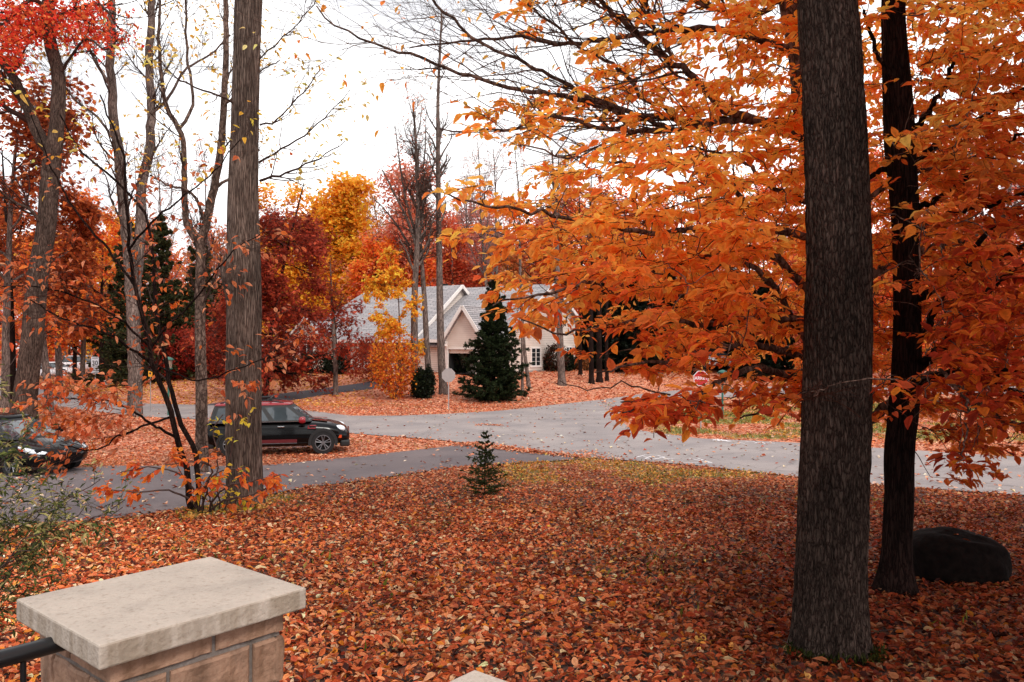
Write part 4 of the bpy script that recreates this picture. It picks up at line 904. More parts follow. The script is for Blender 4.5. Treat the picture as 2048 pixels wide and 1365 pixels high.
# far-left dark red oak and orange maples
for px, Y, top, cols, nm, lab, kk in [(10, 42, 170, REDO, 'red_oak_tree', 'rust red oak at the far left behind the forked tree', dict(k2=6, k3=5, ang=60)), (120, 50, 372, REDO, 'red_oak_tree', 'dark red oak between the forked tree and the twin trunks', dict(ang=65)),
        (165, 70, 420, ORNG, 'orange_maple_tree', 'orange maple above the white parked cars', {}), (60, 66, 430, ORNG, 'orange_maple_tree', 'orange maple behind the forked tree at the left edge', {}), (215, 82, 455, GOLD, 'golden_maple_tree', 'golden maple glimpsed left of the dark cedars', {}),
        (-30, 75, 380, REDO, 'red_maple_tree', 'red maple past the left edge behind the rust oak', {}), (115, 96, 440, ORNG + REDO, 'red_maple_tree', 'deep red maple far behind the white parked cars', {})]:
    b_ = at(px, Y); hh = ht(top, b_); gtree(nm, lab, b_, hh, .22, cols, (.12 if cols is not REDO else .3, 1), 16, .3, **{**dict(per=2, k2=6, k3=5, leaf=(.2, .36), l3=.6, up=.03), **kk})
# yellow tree beside the red oak
b_ = at(552, 92); gtree('golden_maple_tree', 'golden maple showing between the shaggy trunk and the dark red oak', b_, ht(385, b_), .3, GOLD, (.12, 1), 22, .3, 52, 2, (.3, .5), .95, 7, 5, l3=.6, jit=.3)
b_ = at(672, 92); gtree('golden_maple_tree', 'glowing golden yellow maple rising behind the dark red oak', b_, ht(392, b_), .3, GOLD, (.12, 1), 26, .34, 52, 3, (.34, .55), .97, 7, 5, l3=.6, jit=.4)
b_ = at(695, 95); gtree('golden_maple_tree', 'golden orange maple right of the brightest yellow one, behind the house roof', b_, ht(440, b_), .3, GOLD + ORNG[:2], (.1, 1), 22, .38, 52, 3, (.34, .55), .95, 6, 5, l3=.6, jit=.4)
BG = [(805, 88, 352, SALM, 'salmon_maple_tree', 'tall hazy salmon red maple behind the vase shaped bare tree', .85), (730, 100, 400, MIXD, 'ash_tree', 'thin tan and olive tree behind the left roof ridge', .35), (905, 92, 440, CRIM, 'red_maple_tree', 'scarlet maple behind the roof between the two ridges', .9), (960, 98, 455, CRIM + SALM, 'red_maple_tree', 'red maple behind the top of the dark spruce', .8),
      (760, 84, 500, ORNG, 'orange_maple_tree', 'low orange maple right behind the left roof', .9), (850, 84, 520, CRIM + ORNG, 'orange_maple_tree', 'orange red tree behind the middle of the roof', .9), (1010, 90, 500, MIXD, 'maple_tree', 'brownish orange tree behind the right gable', .7), (1075, 96, 440, SALM + ORNG, 'salmon_maple_tree', 'pinkish orange tree right of the dark spruce top', .7),
      (1150, 92, 420, ORNG, 'orange_maple_tree', 'orange maple behind the right edge of the house', .8), (1225, 100, 400, ORNG + SALM, 'orange_maple_tree', 'orange tree far behind the beech leaves', .8), (1330, 94, 380, ORNG, 'orange_maple_tree', 'orange tree behind the middle of the beech crown', .85), (1440, 100, 370, GOLD + ORNG, 'golden_maple_tree', 'yellow orange tree behind the densest beech leaves', .85),
      (1550, 92, 350, ORNG, 'orange_maple_tree', 'orange tree just left of the thick trunk far back', .85), (1720, 90, 330, ORNG + CRIM, 'orange_maple_tree', 'orange red tree seen between the thick and the slim trunk', .85), (1860, 80, 300, ORNG, 'orange_maple_tree', 'tall orange tree behind the slim dark trunk', .85), (1990, 86, 300, CRIM, 'red_maple_tree', 'red tree at the right edge beyond the road', .85), (2110, 76, 330, ORNG, 'orange_maple_tree', 'orange tree just past the right edge', .8),
      (785, 102, 415, SALM + ORNG, 'salmon_maple_tree', 'hazy salmon tree over the left end of the house roof', .85), (860, 104, 425, ORNG + SALM, 'orange_maple_tree', 'hazy russet tree between the two roof ridges far back', .85), (700, 106, 430, MIXD, 'maple_tree', 'tan russet tree over the left porch of the house', .6),
      (560, 100, 455, ORNG, 'orange_maple_tree', 'orange maple far behind the dark red oak', .85), (655, 104, 430, SALM + ORNG, 'salmon_maple_tree', 'hazy salmon tree between the golden maple and the roof', .8), (420, 96, 470, ORNG + MIXD, 'orange_maple_tree', 'orange tree behind the evergreens by the slender trunk', .85), (300, 100, 470, ORNG, 'orange_maple_tree', 'orange tree far behind the twin trunks', .85), (930, 108, 430, SALM, 'salmon_maple_tree', 'pale salmon tree in the haze right of the tallest trunk', .8), (1000, 104, 440, ORNG + SALM, 'orange_maple_tree', 'hazy orange tree above the right roof ridge', .85), (1120, 110, 430, SALM, 'salmon_maple_tree', 'hazy salmon tree above the end gable', .8),
      (1640, 74, 470, CRIM, 'red_maple_tree', 'deep red tree hidden behind the thick trunk', .8), (1800, 66, 480, CRIM + ORNG, 'orange_maple_tree', 'lower red orange tree across the road at right', .8), (1950, 64, 470, REDO + CRIM, 'red_oak_tree', 'dark red oak across the road behind the boulder', .85)]
for px, Y, top, cols, nm, lab, kp in BG:
    b_ = at(px, Y); gtree(nm, lab, b_, ht(top, b_), .24, cols, (.06, 1), 24, .34, 54, 2, (.24, .42), kp, 7, 5, l3=.6, jit=.35, group='autumn trees behind the houses and roads')
# small yellow tree by the driveway
b_ = P(803, 792)
gtree('yellow_birch_tree', 'slim crooked tree with tiers of golden leaves left of the paired grey trunks', b_, ht(560, b_), .07, [(240, 170, 50), (246, 190, 70), (228, 140, 44)], (.35, .97), 14, .38, 82, 2, (.14, .24), .9, 5, 4, l3=.5, up=0, jit=.06,
      path=[list(PT(803, 792, b_[1])), list(PT(800, 700, b_[1])), list(PT(798, 620, b_[1])), list(PT(793, 560, b_[1])), list(PT(770, 520, b_[1]))])
# bare and nearly bare tall trunks
def tall(name, label, px, py, pts, r, forks=None, crown=(.45, 1), limbs=12, ll=.2, ang=40, keep=.0, cols=SALM, up=.12, k2=5, k3=4, mtk='bark_grey', leaf=(.12, .2), group=None):
    b_ = P(px, py); Y = b_[1]; path = [list(PT(a, c, Y)) for a, c in pts]; h = path[-1][2] - b_[2]
    ff = None if forks is None else [[list(PT(a, c, Y + k * .3)) + [rr] for a, c, rr in f] for k, f in enumerate(forks)]
    return gtree(name, label, b_, h, r, cols, crown, limbs, ll, ang, 1, leaf, keep, k2, k3, path=path, up=up, mtk=mtk, l3=.9, jit=.02, group=group, forks=ff, wid=1.2)
tall('vase_maple_tree', 'bare grey tree splitting into many upright branches in front of the left roof', 831, 794, [(831, 800), (829, 700), (829, 600), (834, 500), (836, 430), (834, 330), (826, 200)], .26,
     [[(835, 500, .11), (815, 440, .08), (790, 390, .06), (765, 340, .03)], [(835, 480, .1), (812, 400, .07), (800, 330, .05), (790, 250, .02)], [(836, 450, .09), (850, 390, .07), (868, 330, .04), (885, 260, .02)], [(836, 460, .09), (842, 380, .06), (850, 300, .04), (852, 230, .02)], [(835, 505, .09), (860, 440, .06), (885, 400, .04), (900, 360, .02)], [(833, 520, .1), (800, 460, .07), (770, 420, .04), (745, 395, .02)]],
     (.4, 1), 26, .2, 36, .05, up=.12, k2=8, k3=6)
tall('maple_tree', 'grey trunk leaning right between the vase shaped tree and the tallest trunk', 856, 790, [(862, 800), (854, 700), (849, 600), (843, 520), (838, 440), (830, 300)], .22, None, (.6, 1), 8, .18, keep=.02)
tall('tall_ash_tree', 'tallest straight bare trunk, behind the blank side of a stop sign', 886, 789, [(888, 800), (882, 700), (879, 550), (877, 400), (876, 300), (876, 200), (880, 100), (884, 20)], .26, None, (.42, 1), 18, .13, 42, .01, up=.1, k2=5, k3=4)
tall('maple_tree', 'slender leaning trunk hugging the right side of the dark spruce', 1052, 775, [(1058, 775), (1049, 700), (1043, 620), (1040, 540), (1038, 400), (1030, 300)], .13, None, (.5, 1), 9, .16, keep=.05)
tall('utility_pole_tree', 'straight pale trunk right behind the dark spruce', 1045, 784, [(1045, 790), (1044, 700), (1043, 600), (1042, 520)], .1, None, (.7, 1), 5, .1, keep=.0)
tall('maple_tree', 'medium grey trunk standing before the tall house windows', 1122, 771, [(1124, 775), (1121, 700), (1117, 600), (1113, 480), (1108, 380), (1104, 300)], .27, None, (.5, 1), 12, .18, keep=.12, cols=ORNG)
for px, py, top, r, lab in [(1161, 751, 380, .16, 'thin dark trunk at the right end wall of the house'), (1183, 768, 400, .2, 'dark trunk, first of three close together right of the house'), (1199, 765, 420, .24, 'thick dark trunk, middle one of three right of the house'), (1214, 763, 400, .15, 'thin dark trunk, last of three right of the house'), (1578, 752, 520, .35, 'wide pale trunk seen through the leaves left of the thick trunk')]:
    tall('maple_tree', lab, px, py, [(px, py + 5), (px - 1, (py + top) / 2 + 60), (px + 2, (py + top) / 2 - 40), (px - 3, top)], r, None, (.5, 1), 9, .16, keep=.2, cols=ORNG, mtk='bark_dark' if px < 1500 else 'bark_grey')
for px, Y, top, lab in [(985, 84, 262, 'bare double tree above the spruce top'), (1004, 86, 270, 'bare slim tree just right of the spruce top'), (1100, 90, 280, 'bare tree right of centre poking above the orange leaves'), (660, 108, 366, 'pale twiggy treetop at the left above the golden maple'), (700, 110, 362, 'pale twiggy treetop between the golden and the salmon maple'), (775, 104, 330, 'bare grey treetop behind the salmon maple'), (1180, 100, 290, 'bare treetop seen through the sparse orange leaves'),
                        (130, 90, 320, 'bare grey treetop between the forked tree and the twin trunks'), (180, 96, 340, 'bare twiggy treetop left of the twin trunks'), (330, 84, 300, 'bare brownish treetop above the dark cedars'), (430, 88, 290, 'bare treetop beside the broad shaggy trunk'), (545, 100, 420, 'bare treetop over the golden maple'), (940, 100, 330, 'pale bare treetop right of the tallest trunk'), (2010, 70, 60, 'tall bare treetop at the right edge'), (1900, 84, 120, 'bare treetop behind the upper orange leaves at right')]:
    b_ = at(px, Y); gtree('bare_maple_tree', lab, b_, ht(top, b_), .2, SALM, (.3, 1), 20, .28, 38, 1, (.1, .2), .05, 8, 6, up=.1, l3=.8, jit=.02, group='bare treetops in the distance', tcol=(164, 142, 140))
# left edge trunks
tall('maple_tree', 'dark narrow trunk at the left edge beside the forked tree', 24, 800, [(26, 805), (25, 700), (22, 600), (18, 520), (10, 400), (4, 300)], .2, None, (.4, 1), 9, .2, keep=.5, cols=REDO, mtk='bark_dark', leaf=(.16, .28), up=.02, ang=55)
tall('maple_tree', 'short stout trunk between the forked tree and the speed sign', 99, 834, [(100, 836), (96, 780), (90, 720), (84, 650), (82, 560), (78, 460)], .2, None, (.4, 1), 9, .2, keep=.5, cols=REDO + ORNG, leaf=(.16, .28), up=.02, ang=55)
tall('maple_tree', 'grey trunk stub beside the dark house driveway', 671, 792, [(671, 796), (671, 740), (668, 680), (664, 600), (660, 520)], .17, None, (.4, 1), 8, .26, keep=.6, cols=REDO, leaf=(.14, .25), up=.02, ang=60, k2=4)
tall('maple_tree', 'dark trunk beside the speed sign', 204, 768, [(205, 772), (204, 700), (203, 600), (206, 500)], .24, None, (.3, 1), 9, .25, keep=.7, cols=ORNG, mtk='bark_dark', leaf=(.2, .34), up=.04, ang=55)
tall('maple_tree', 'thin dark trunk in front of the white parked cars', 149, 766, [(149, 770), (150, 700), (152, 620), (150, 520)], .2, None, (.3, 1), 9, .25, keep=.7, cols=ORNG, mtk='bark_dark', leaf=(.2, .34), up=.04, ang=55)
# far woods closing the horizon (uncountable)
mb = MB(); n = 150000; x = rng.uniform(-130, 130, n); y = rng.uniform(104, 150, n); top = 8 + 19 * fbm(x * .09 + 9, y * .05, 3); z = gz(x, y) + rng.uniform(0, 1, n) ** .8 * top
k = rng.random(n) < .3 + .9 * fbm(x * .35, z * .5 + y, 2)
x, y, z = x[k], y[k], z[k]; n = len(x)
cn = fbm(x * .07 + 60, y * .06 + 3, 2); c = np.where((cn < .33)[:, None], pal(DKG + MIXD[:1], n, .2), np.where((cn < .42)[:, None], pal(CRIM, n, .2), pal(ORNG + SALM + SALM, n, .2))) * .9
leaves(mb, np.stack([x, y, z], 1), rng.normal(0, 1, (n, 3)), rng.normal(0, 1, (n, 3)), rng.uniform(.4, .8, n), c, 'dia', wid=1.6)
t = rng.uniform(-130, 130, 260); yy = rng.uniform(104, 140, 260); st = walk(np.stack([t, yy, gz(t, yy)], 1), np.tile([0, 0, 1.0], (260, 1)), rng.uniform(8, 16, 260), 6, .03); tubes(mb, st, np.linspace(.2, .04, 7)[None].repeat(260, 0), 5, lin((86, 68, 60)))
tag(mb.build('distant_woods', M['leaf']), 'far autumn woods closing the view beyond the houses', 'woods', kind='stuff')

# two unseen maples added right of the viewer to darken that side of the lawn
for x_, y_, hh_, lab in [(7.5, -1.5, 14, 'unseen orange maple added beside the steps to shade the lawn'), (10.5, 6.0, 15, 'unseen orange maple added right of the boulder to shade the lawn')]:
    b_ = np.array([x_, y_, float(gz(x_, y_))]); gtree('orange_maple_tree', lab, b_, hh_, .26, ORNG, (.25, 1), 22, .36, 62, 3, (.2, .34), .97, 7, 5, l3=.6, jit=.2, group='unseen trees added for shade')
# ================================================================== HOUSE
def siding():
    m, nt, b = mat('vinyl_siding'); mp = coords(nt, (1, 1, 1)); sp = node(nt, 'ShaderNodeSeparateXYZ'); nt.links.new(mp.outputs[0], sp.inputs[0])
    mu = node(nt, 'ShaderNodeMath', operation='MULTIPLY'); mu.inputs[1].default_value = 1 / .15; nt.links.new(sp.outputs['Z'], mu.inputs[0])
    fr = node(nt, 'ShaderNodeMath', operation='FRACT'); nt.links.new(mu.outputs[0], fr.inputs[0])
    r = ramp(nt, [(0.0, L4(150, 136, 126)), (0.16, L4(206, 192, 180)), (0.3, L4(226, 213, 202)), (1.0, L4(234, 222, 212))]); nt.links.new(fr.outputs[0], r.inputs['Fac'])
    n = node(nt, 'ShaderNodeTexNoise', Scale=.6, Detail=3.0); nt.links.new(mp.outputs[0], n.inputs['Vector']); r2 = ramp(nt, [(0.3, (.86, .84, .83, 1)), (0.7, (1.04, 1.03, 1.02, 1))]); nt.links.new(n.outputs['Fac'], r2.inputs['Fac'])
    mx = node(nt, 'ShaderNodeMix', data_type='RGBA', blend_type='MULTIPLY'); mx.inputs[0].default_value = 1; nt.links.new(r.outputs['Color'], mx.inputs[6]); nt.links.new(r2.outputs['Color'], mx.inputs[7])
    nt.links.new(mx.outputs[2], b.inputs['Base Color']); b.inputs['Roughness'].default_value = .6
    bu = node(nt, 'ShaderNodeBump', Strength=.6, Distance=.03); nt.links.new(fr.outputs[0], bu.inputs['Height']); nt.links.new(bu.outputs['Normal'], b.inputs['Normal'])
    return m
def brickish(name, c1, c2, mortar, bw, bh, scale=1.0, ms=.02, vec=None, bias=0):
    """bricks / shingles: uses UV laid in metres"""
    m, nt, b = mat(name); mp = coords(nt, (1, 1, 1), 'UV'); br = nt.nodes.new('ShaderNodeTexBrick')
    br.inputs['Color1'].default_value = c1; br.inputs['Color2'].default_value = c2; br.inputs['Mortar'].default_value = mortar
    br.inputs['Scale'].default_value = scale; br.inputs['Brick Width'].default_value = bw; br.inputs['Row Height'].default_value = bh; br.inputs['Mortar Size'].default_value = ms; br.inputs['Bias'].default_value = bias
    nt.links.new(mp.outputs[0], br.inputs['Vector']); n = node(nt, 'ShaderNodeTexNoise', Scale=9.0, Detail=4.0); nt.links.new(mp.outputs[0], n.inputs['Vector'])
    r2 = ramp(nt, [(0.3, (.75, .75, .76, 1)), (0.7, (1.15, 1.14, 1.12, 1))]); nt.links.new(n.outputs['Fac'], r2.inputs['Fac'])
    mx = node(nt, 'ShaderNodeMix', data_type='RGBA', blend_type='MULTIPLY'); mx.inputs[0].default_value = 1; nt.links.new(br.outputs['Color'], mx.inputs[6]); nt.links.new(r2.outputs['Color'], mx.inputs[7])
    nt.links.new(mx.outputs[2], b.inputs['Base Color']); b.inputs['Roughness'].default_value = .85
    bu = node(nt, 'ShaderNodeBump', Strength=.5, Distance=.01); bu.invert = True; nt.links.new(br.outputs['Fac'], bu.inputs['Height']); nt.links.new(bu.outputs['Normal'], b.inputs['Normal'])
    return m
M['siding'] = siding()
M['shingle'] = brickish('roof_shingles', L4(150, 146, 148), L4(178, 172, 172), L4(92, 88, 92), .9, .19, ms=.025)
M['brick'] = brickish('pale_brick', L4(196, 158, 140), L4(170, 128, 112), L4(206, 190, 178), .42, .14, ms=.018)
M['white'] = plain('white_trim', L4(228, 220, 214), .5, var=.05)
M['glassdark'] = plain('window_glass', L4(34, 38, 42), .06, var=.1, spec=.8)
M['dark'] = plain('dark_void', L4(20, 18, 18), .9, var=.1)
M['wooddark'] = plain('dark_door', L4(58, 30, 26), .5)
M['concrete'] = plain('concrete', L4(150, 140, 132), .85, var=.15, scale=6)
TH = math.radians(33); HU = np.array([math.cos(TH), -math.sin(TH), 0]); HV = np.array([math.sin(TH), math.cos(TH), 0])
def H(u, v, z): return HU * u + HV * v + np.array([0, 0, z])
hb = H(-36, 51, 0); hb[2] = gz(hb[0], hb[1])
house = thing('house', hb, 'pale siding bungalow with grey shingle roofs and a single open garage', 'house')
def hpart(name, mtk, fn, parent=None, bevel=0):
    mb = MB(); fn(mb); o = mb.build(name, M[mtk], house if parent is None else parent, local=hb, bevel=bevel); return o
def uvfaces(o):
    me = o.data; uv = me.uv_layers.new(name='UVMap')
    for pl in me.polygons:
        nrm = pl.normal; ref = Vector((0, 0, 1)); t = nrm.cross(ref)
        if t.length < 1e-3: t = Vector((1, 0, 0))
        t.normalize(); s_ = t.cross(nrm)
        for li in pl.loop_indices:
            c = me.vertices[me.loops[li].vertex_index].co; uv.data[li].uv = (c.dot(t), c.dot(s_))
def hbox(mb, u0, u1, v0, v1, z0, z1):
    q = np.array([H(u, v, z) for z in (z0, z1) for v in (v0, v1) for u in (u0, u1)]); mb.add(q, [[0, 2, 3, 1], [4, 5, 7, 6], [0, 1, 5, 4], [2, 6, 7, 3], [0, 4, 6, 2], [1, 3, 7, 5]])
def slab(mb, pts, th=.16):
    """roof plane of thickness th; pts in order"""
    p = np.array(pts); n = norm(np.cross(p[1] - p[0], p[2] - p[0])); n = n if n[2] > 0 else -n; lo = p - n * th; k = len(p)
    mb.add(p, [list(range(k))]); mb.add(lo, [list(range(k))[::-1]])
    for i in range(k): mb.add([p[i], p[(i + 1) % k], lo[(i + 1) % k], lo[i]], [[0, 1, 2, 3]])
GB = .4
uR, vRr, zRr, zEb, vF = -33.5, 57.3, 8.4, 5.6, 49.6     # right wing
zF = zRr - (vRr - vF) * (4.7 / 7.5); vB = vRr + 4.5
def walls(mb):
    # right end wall (asymmetric gable)
    mb.add([H(uR, vF, GB), H(uR, vB, GB), H(uR, vB, zEb), H(uR, vRr, zRr - .12), H(uR, vF, zF - .1)], [[0, 1, 2, 3, 4]])
    mb.add([H(uR, vF, GB), H(uR, vF, zF), H(-42.6, vF, zF), H(-42.6, vF, GB)], [[0, 1, 2, 3]])
    mb.add([H(uR, vB, GB), H(uR, vB, zEb), H(-54, vB, zEb), H(-54, vB, GB)], [[0, 1, 2, 3]])
    # garage: front gable with the door opening
    u0, u1, v, vb = -37.2, -33.56, 48.0, vF; ua, za, ze = -35.38, 6.15, 3.75; o0, o1, oz = -36.95, -34.35, 2.98
    mb.add([H(u0, v, GB), H(o0, v, GB), H(o0, v, oz), H(u0, v, oz)], [[0, 1, 2, 3]]); mb.add([H(o1, v, GB), H(u1, v, GB), H(u1, v, oz), H(o1, v, oz)], [[0, 1, 2, 3]])
    mb.add([H(u0, v, oz), H(u1, v, oz), H(u1, v, ze), H(ua, v, za), H(u0, v, ze)], [[0, 1, 2, 3, 4]])
    mb.add([H(u0, v, GB), H(u0, v, ze), H(u0, vb, ze), H(u0, vb, GB)], [[0, 1, 2, 3]]); mb.add([H(u1, v, GB), H(u1, v, ze), H(u1, vb, ze), H(u1, vb, GB)], [[0, 1, 2, 3]])
    # left wing: right gable sliver, left end
    mb.add([H(-41.5, 49.1, 3.5), H(-41.5, 55.4, 8.4), H(-41.5, 59.5, 5.2), H(-41.5, 59.5, 3.5)], [[0, 1, 2, 3]])
    mb.add([H(-55.0, 49.6, GB), H(-55, 60, GB), H(-55, 60, 3.7), H(-55, 49.6, 3.7)], [[0, 1, 2, 3]])
    mb.add([H(-55.0, 49.6, GB), H(-47.6, 49.6, GB), H(-47.6, 49.6, 3.6), H(-55, 49.6, 3.6)], [[0, 1, 2, 3]])
    # bay at the left
    mb.add([H(-54.6, 48.6, GB), H(-51.3, 48.6, GB), H(-51.3, 48.6, 4.3), H(-52.95, 48.6, 5.6), H(-54.6, 48.6, 4.3)], [[0, 1, 2, 3, 4]])
    mb.add([H(-51.3, 48.6, GB), H(-51.3, 49.6, GB), H(-51.3, 49.6, 4.3), H(-51.3, 48.6, 4.3)], [[0, 1, 2, 3]])
    mb.add([H(-54.6, 48.6, GB), H(-54.6, 49.6, GB), H(-54.6, 49.6, 4.3), H(-54.6, 48.6, 4.3)], [[0, 1, 2, 3]])
hpart('wall', 'siding', walls)
def bwall(mb):
    mb.add([H(-41.4, 49.9, GB), H(-37.2, 49.9, GB), H(-37.2, 49.9, 3.6), H(-41.4, 49.9, 3.6)], [[0, 1, 2, 3]])
    mb.add([H(-47.6, 51.4, GB), H(-41.4, 51.4, GB), H(-41.4, 51.4, 3.6), H(-47.6, 51.4, 3.6)], [[0, 1, 2, 3]]); mb.add([H(-41.4, 49.9, GB), H(-41.4, 51.4, GB), H(-41.4, 51.4, 3.6), H(-41.4, 49.9, 3.6)], [[0, 1, 2, 3]])
uvfaces(hpart('brick_wall', 'brick', bwall))
def roofR(mb):
    e = .45
    slab(mb, [H(uR + e, vRr, zRr), H(-42.8, vRr, zRr), H(-42.8, 49.1, zRr - (vRr - 49.1) * .627), H(uR + e, 49.1, zRr - (vRr - 49.1) * .627)])
    slab(mb, [H(uR + e, vRr, zRr), H(uR + e, vB + e, zEb - .2), H(-42.8, vB + e, zEb - .2), H(-42.8, vRr, zRr)])
def roofL(mb):
    k = (8.5 - 3.72) / (55.4 - 49.0)
    slab(mb, [H(-41.1, 55.4, 8.5), H(-52.1, 55.4, 8.5), H(-55.6, 49.0, 3.72), H(-41.1, 49.0, 3.72)])
    slab(mb, [H(-41.1, 55.4, 8.5), H(-41.1, 61.2, 4.2), H(-55.6, 61.2, 4.2), H(-52.1, 55.4, 8.5)]); slab(mb, [H(-52.1, 55.4, 8.5), H(-55.6, 61.2, 4.2), H(-55.6, 49.0, 3.72)])
    slab(mb, [H(-41.1, 49.0, 3.72), H(-37.0, 49.0, 3.72), H(-37.0, 51.5, 5.3), H(-41.1, 51.5, 5.3)])
def roofG(mb):
    e = .35; u0, u1, ua = -37.2, -33.56, -35.38; s = (6.15 - 3.75) / (ua - u0)
    slab(mb, [H(ua, 48 - e, 6.3), H(ua, 54.2, 6.3), H(u0 - e, 49.6, 3.9 - e * s), H(u0 - e, 48 - e, 3.9 - e * s)]); slab(mb, [H(ua, 48 - e, 6.3), H(u1 + e, 48 - e, 3.9 - e * s), H(u1 + e, 49.6, 3.9 - e * s), H(ua, 54.2, 6.3)])
def roofB(mb):
    slab(mb, [H(-52.95, 48.3, 5.75), H(-52.95, 52.0, 5.75), H(-54.95, 49.5, 4.15), H(-54.95, 48.3, 4.15)]); slab(mb, [H(-52.95, 48.3, 5.75), H(-50.95, 48.3, 4.15), H(-50.95, 49.5, 4.15), H(-52.95, 52.0, 5.75)])
for f in (roofR, roofL, roofG, roofB): uvfaces(hpart('roof', 'shingle', f))
def bar(mb, a, b, w, h):
    """trim board from a to b"""
    a, b = np.asarray(a), np.asarray(b); t = norm(b - a); up = np.array([0, 0, 1.0]); s = norm(np.cross(t, up)); up = np.cross(s, t)
    q = np.array([p + s * i * w / 2 + up * j * h / 2 for p in (a, b) for j in (-1, 1) for i in (-1, 1)]); mb.add(q, [[0, 1, 3, 2], [4, 6, 7, 5], [0, 4, 5, 1], [2, 3, 7, 6], [0, 2, 6, 4], [1, 5, 7, 3]])
def trim(mb):
    s = (6.15 - 3.75) / 1.82; e = .37
    bar(mb, H(-35.38, 47.62, 6.2), H(-37.2 - e, 47.62, 3.78 - e * s), .06, .26); bar(mb, H(-35.38, 47.62, 6.2), H(-33.56 + e, 47.62, 3.78 - e * s), .06, .26)
    u = uR + .48; bar(mb, H(u, vRr, zRr - .1), H(u, 49.05, zRr - (vRr - 49.1) * .627 - .1), .06, .27); bar(mb, H(u, vRr, zRr - .1), H(u, vB + .45, zEb - .3), .06, .27)
    bar(mb, H(-41.07, 55.4, 8.4), H(-41.07, 49.0, 3.62), .07, .28); bar(mb, H(-41.07, 55.4, 8.4), H(-41.07, 61.2, 4.1), .07, .28)
    bar(mb, H(-55.6, 48.95, 3.62), H(-36.95, 48.95, 3.62), .12, .24); bar(mb, H(-37.6, 47.7, 3.3), H(-36.9, 47.7, 3.3), .3, .16)
    bar(mb, H(-52.95, 48.26, 5.66), H(-55, 48.26, 4.03), .06, .22); bar(mb, H(-52.95, 48.26, 5.66), H(-50.9, 48.26, 4.03), .06, .22)
    hbox(mb, -37.24, -37.05, 47.96, 48.05, GB, 3.6); hbox(mb, uR - .08, uR + .04, vF - .04, vF + .1, GB, 3.4); hbox(mb, -41.3, -41.15, 49.8, 49.89, GB, 3.6)
    for a, b_ in ((-45.9, 3.5), (-47.5, 3.5), (-43.6, 3.5)): hbox(mb, a - .07, a + .07, 49.2, 49.34, GB, b_)
hpart('trim', 'white', trim)
def gdoor(mb): hbox(mb, -37.05, -36.95, 47.94, 48.06, GB, 3.08); hbox(mb, -34.35, -34.22, 47.94, 48.06, GB, 3.08); hbox(mb, -36.95, -34.35, 47.94, 48.06, 2.98, 3.08)
gf = hpart('garage_frame', 'white', gdoor)
hpart('garage_door', 'siding', lambda mb: hbox(mb, -36.94, -34.36, 48.12, 48.18, 2.68, 2.97))
hpart('garage_interior', 'dark', lambda mb: [mb.add([H(-36.95, 48.2, GB), H(-36.95, 50.9, GB), H(-36.95, 50.9, 3.0), H(-36.95, 48.2, 3.0)], [[0, 1, 2, 3]]), mb.add([H(-34.35, 48.2, GB), H(-34.35, 50.9, GB), H(-34.35, 50.9, 3.0), H(-34.35, 48.2, 3.0)], [[0, 1, 2, 3]]),
      mb.add([H(-36.95, 50.9, GB), H(-34.35, 50.9, GB), H(-34.35, 50.9, 3.0), H(-36.95, 50.9, 3.0)], [[0, 1, 2, 3]]), mb.add([H(-36.95, 48.2, 3.0), H(-34.35, 48.2, 3.0), H(-34.35, 50.9, 3.0), H(-36.95, 50.9, 3.0)], [[0, 1, 2, 3]]), mb.add([H(-36.95, 48.0, 1.16), H(-34.35, 48.0, 1.16), H(-34.35, 50.9, 1.16), H(-36.95, 50.9, 1.16)], [[0, 1, 2, 3]])])
def win_end(v0, v1, z0, z1):     # window in the right end wall
    f = hpart('window', 'white', lambda mb: [hbox(mb, uR - .02, uR + .07, v0 - .1, v0 + .04, z0 - .1, z1 + .1), hbox(mb, uR - .02, uR + .07, v1 - .04, v1 + .1, z0 - .1, z1 + .1), hbox(mb, uR - .02, uR + .07, v0, v1, z1 - .02, z1 + .1), hbox(mb, uR - .02, uR + .08, v0 - .14, v1 + .14, z0 - .12, z0 + .03),
        hbox(mb, uR - .02, uR + .06, (v0 + v1) / 2 - .05, (v0 + v1) / 2 + .05, z0, z1)] + [hbox(mb, uR - .02, uR + .045, v0, v1, z0 + (z1 - z0) * k / 4 - .012, z0 + (z1 - z0) * k / 4 + .012) for k in (1, 2, 3)])
    hpart('pane', 'glassdark', lambda mb: hbox(mb, uR - .02, uR + .03, v0, v1, z0, z1), f)
def vpx(px):   # v coordinate on the end wall for a pixel column
    t = (px - CX) / F; return uR * (-(math.cos(TH)) - t * math.sin(TH)) / (math.sin(TH) - t * math.cos(TH))
def zpx(py, v): y = H(uR, v, 0)[1]; return CAMZ - (py - HY) / F * y
for a, b_, c, d in ((1062, 1080, 732, 697), (1132, 1143, 727, 695)):
    v0, v1 = vpx(a), vpx(b_); win_end(v0, v1, zpx(c, (v0 + v1) / 2), zpx(d, (v0 + v1) / 2))
def win_front(u0, u1, v, z0, z1, n=2):
    f = hpart('window', 'white', lambda mb: [hbox(mb, u0 - .1, u0 + .04, v - .06, v + .03, z0 - .1, z1 + .1), hbox(mb, u1 - .04, u1 + .1, v - .06, v + .03, z0 - .1, z1 + .1), hbox(mb, u0, u1, v - .06, v + .03, z1 - .02, z1 + .1), hbox(mb, u0, u1, v - .06, v + .03, z0 - .1, z0 + .02)] + [hbox(mb, u0 + (u1 - u0) * k / n - .03, u0 + (u1 - u0) * k / n + .03, v - .05, v + .02, z0, z1) for k in range(1, n)])
    hpart('pane', 'glassdark', lambda mb: hbox(mb, u0, u1, v - .03, v + .02, z0, z1), f)
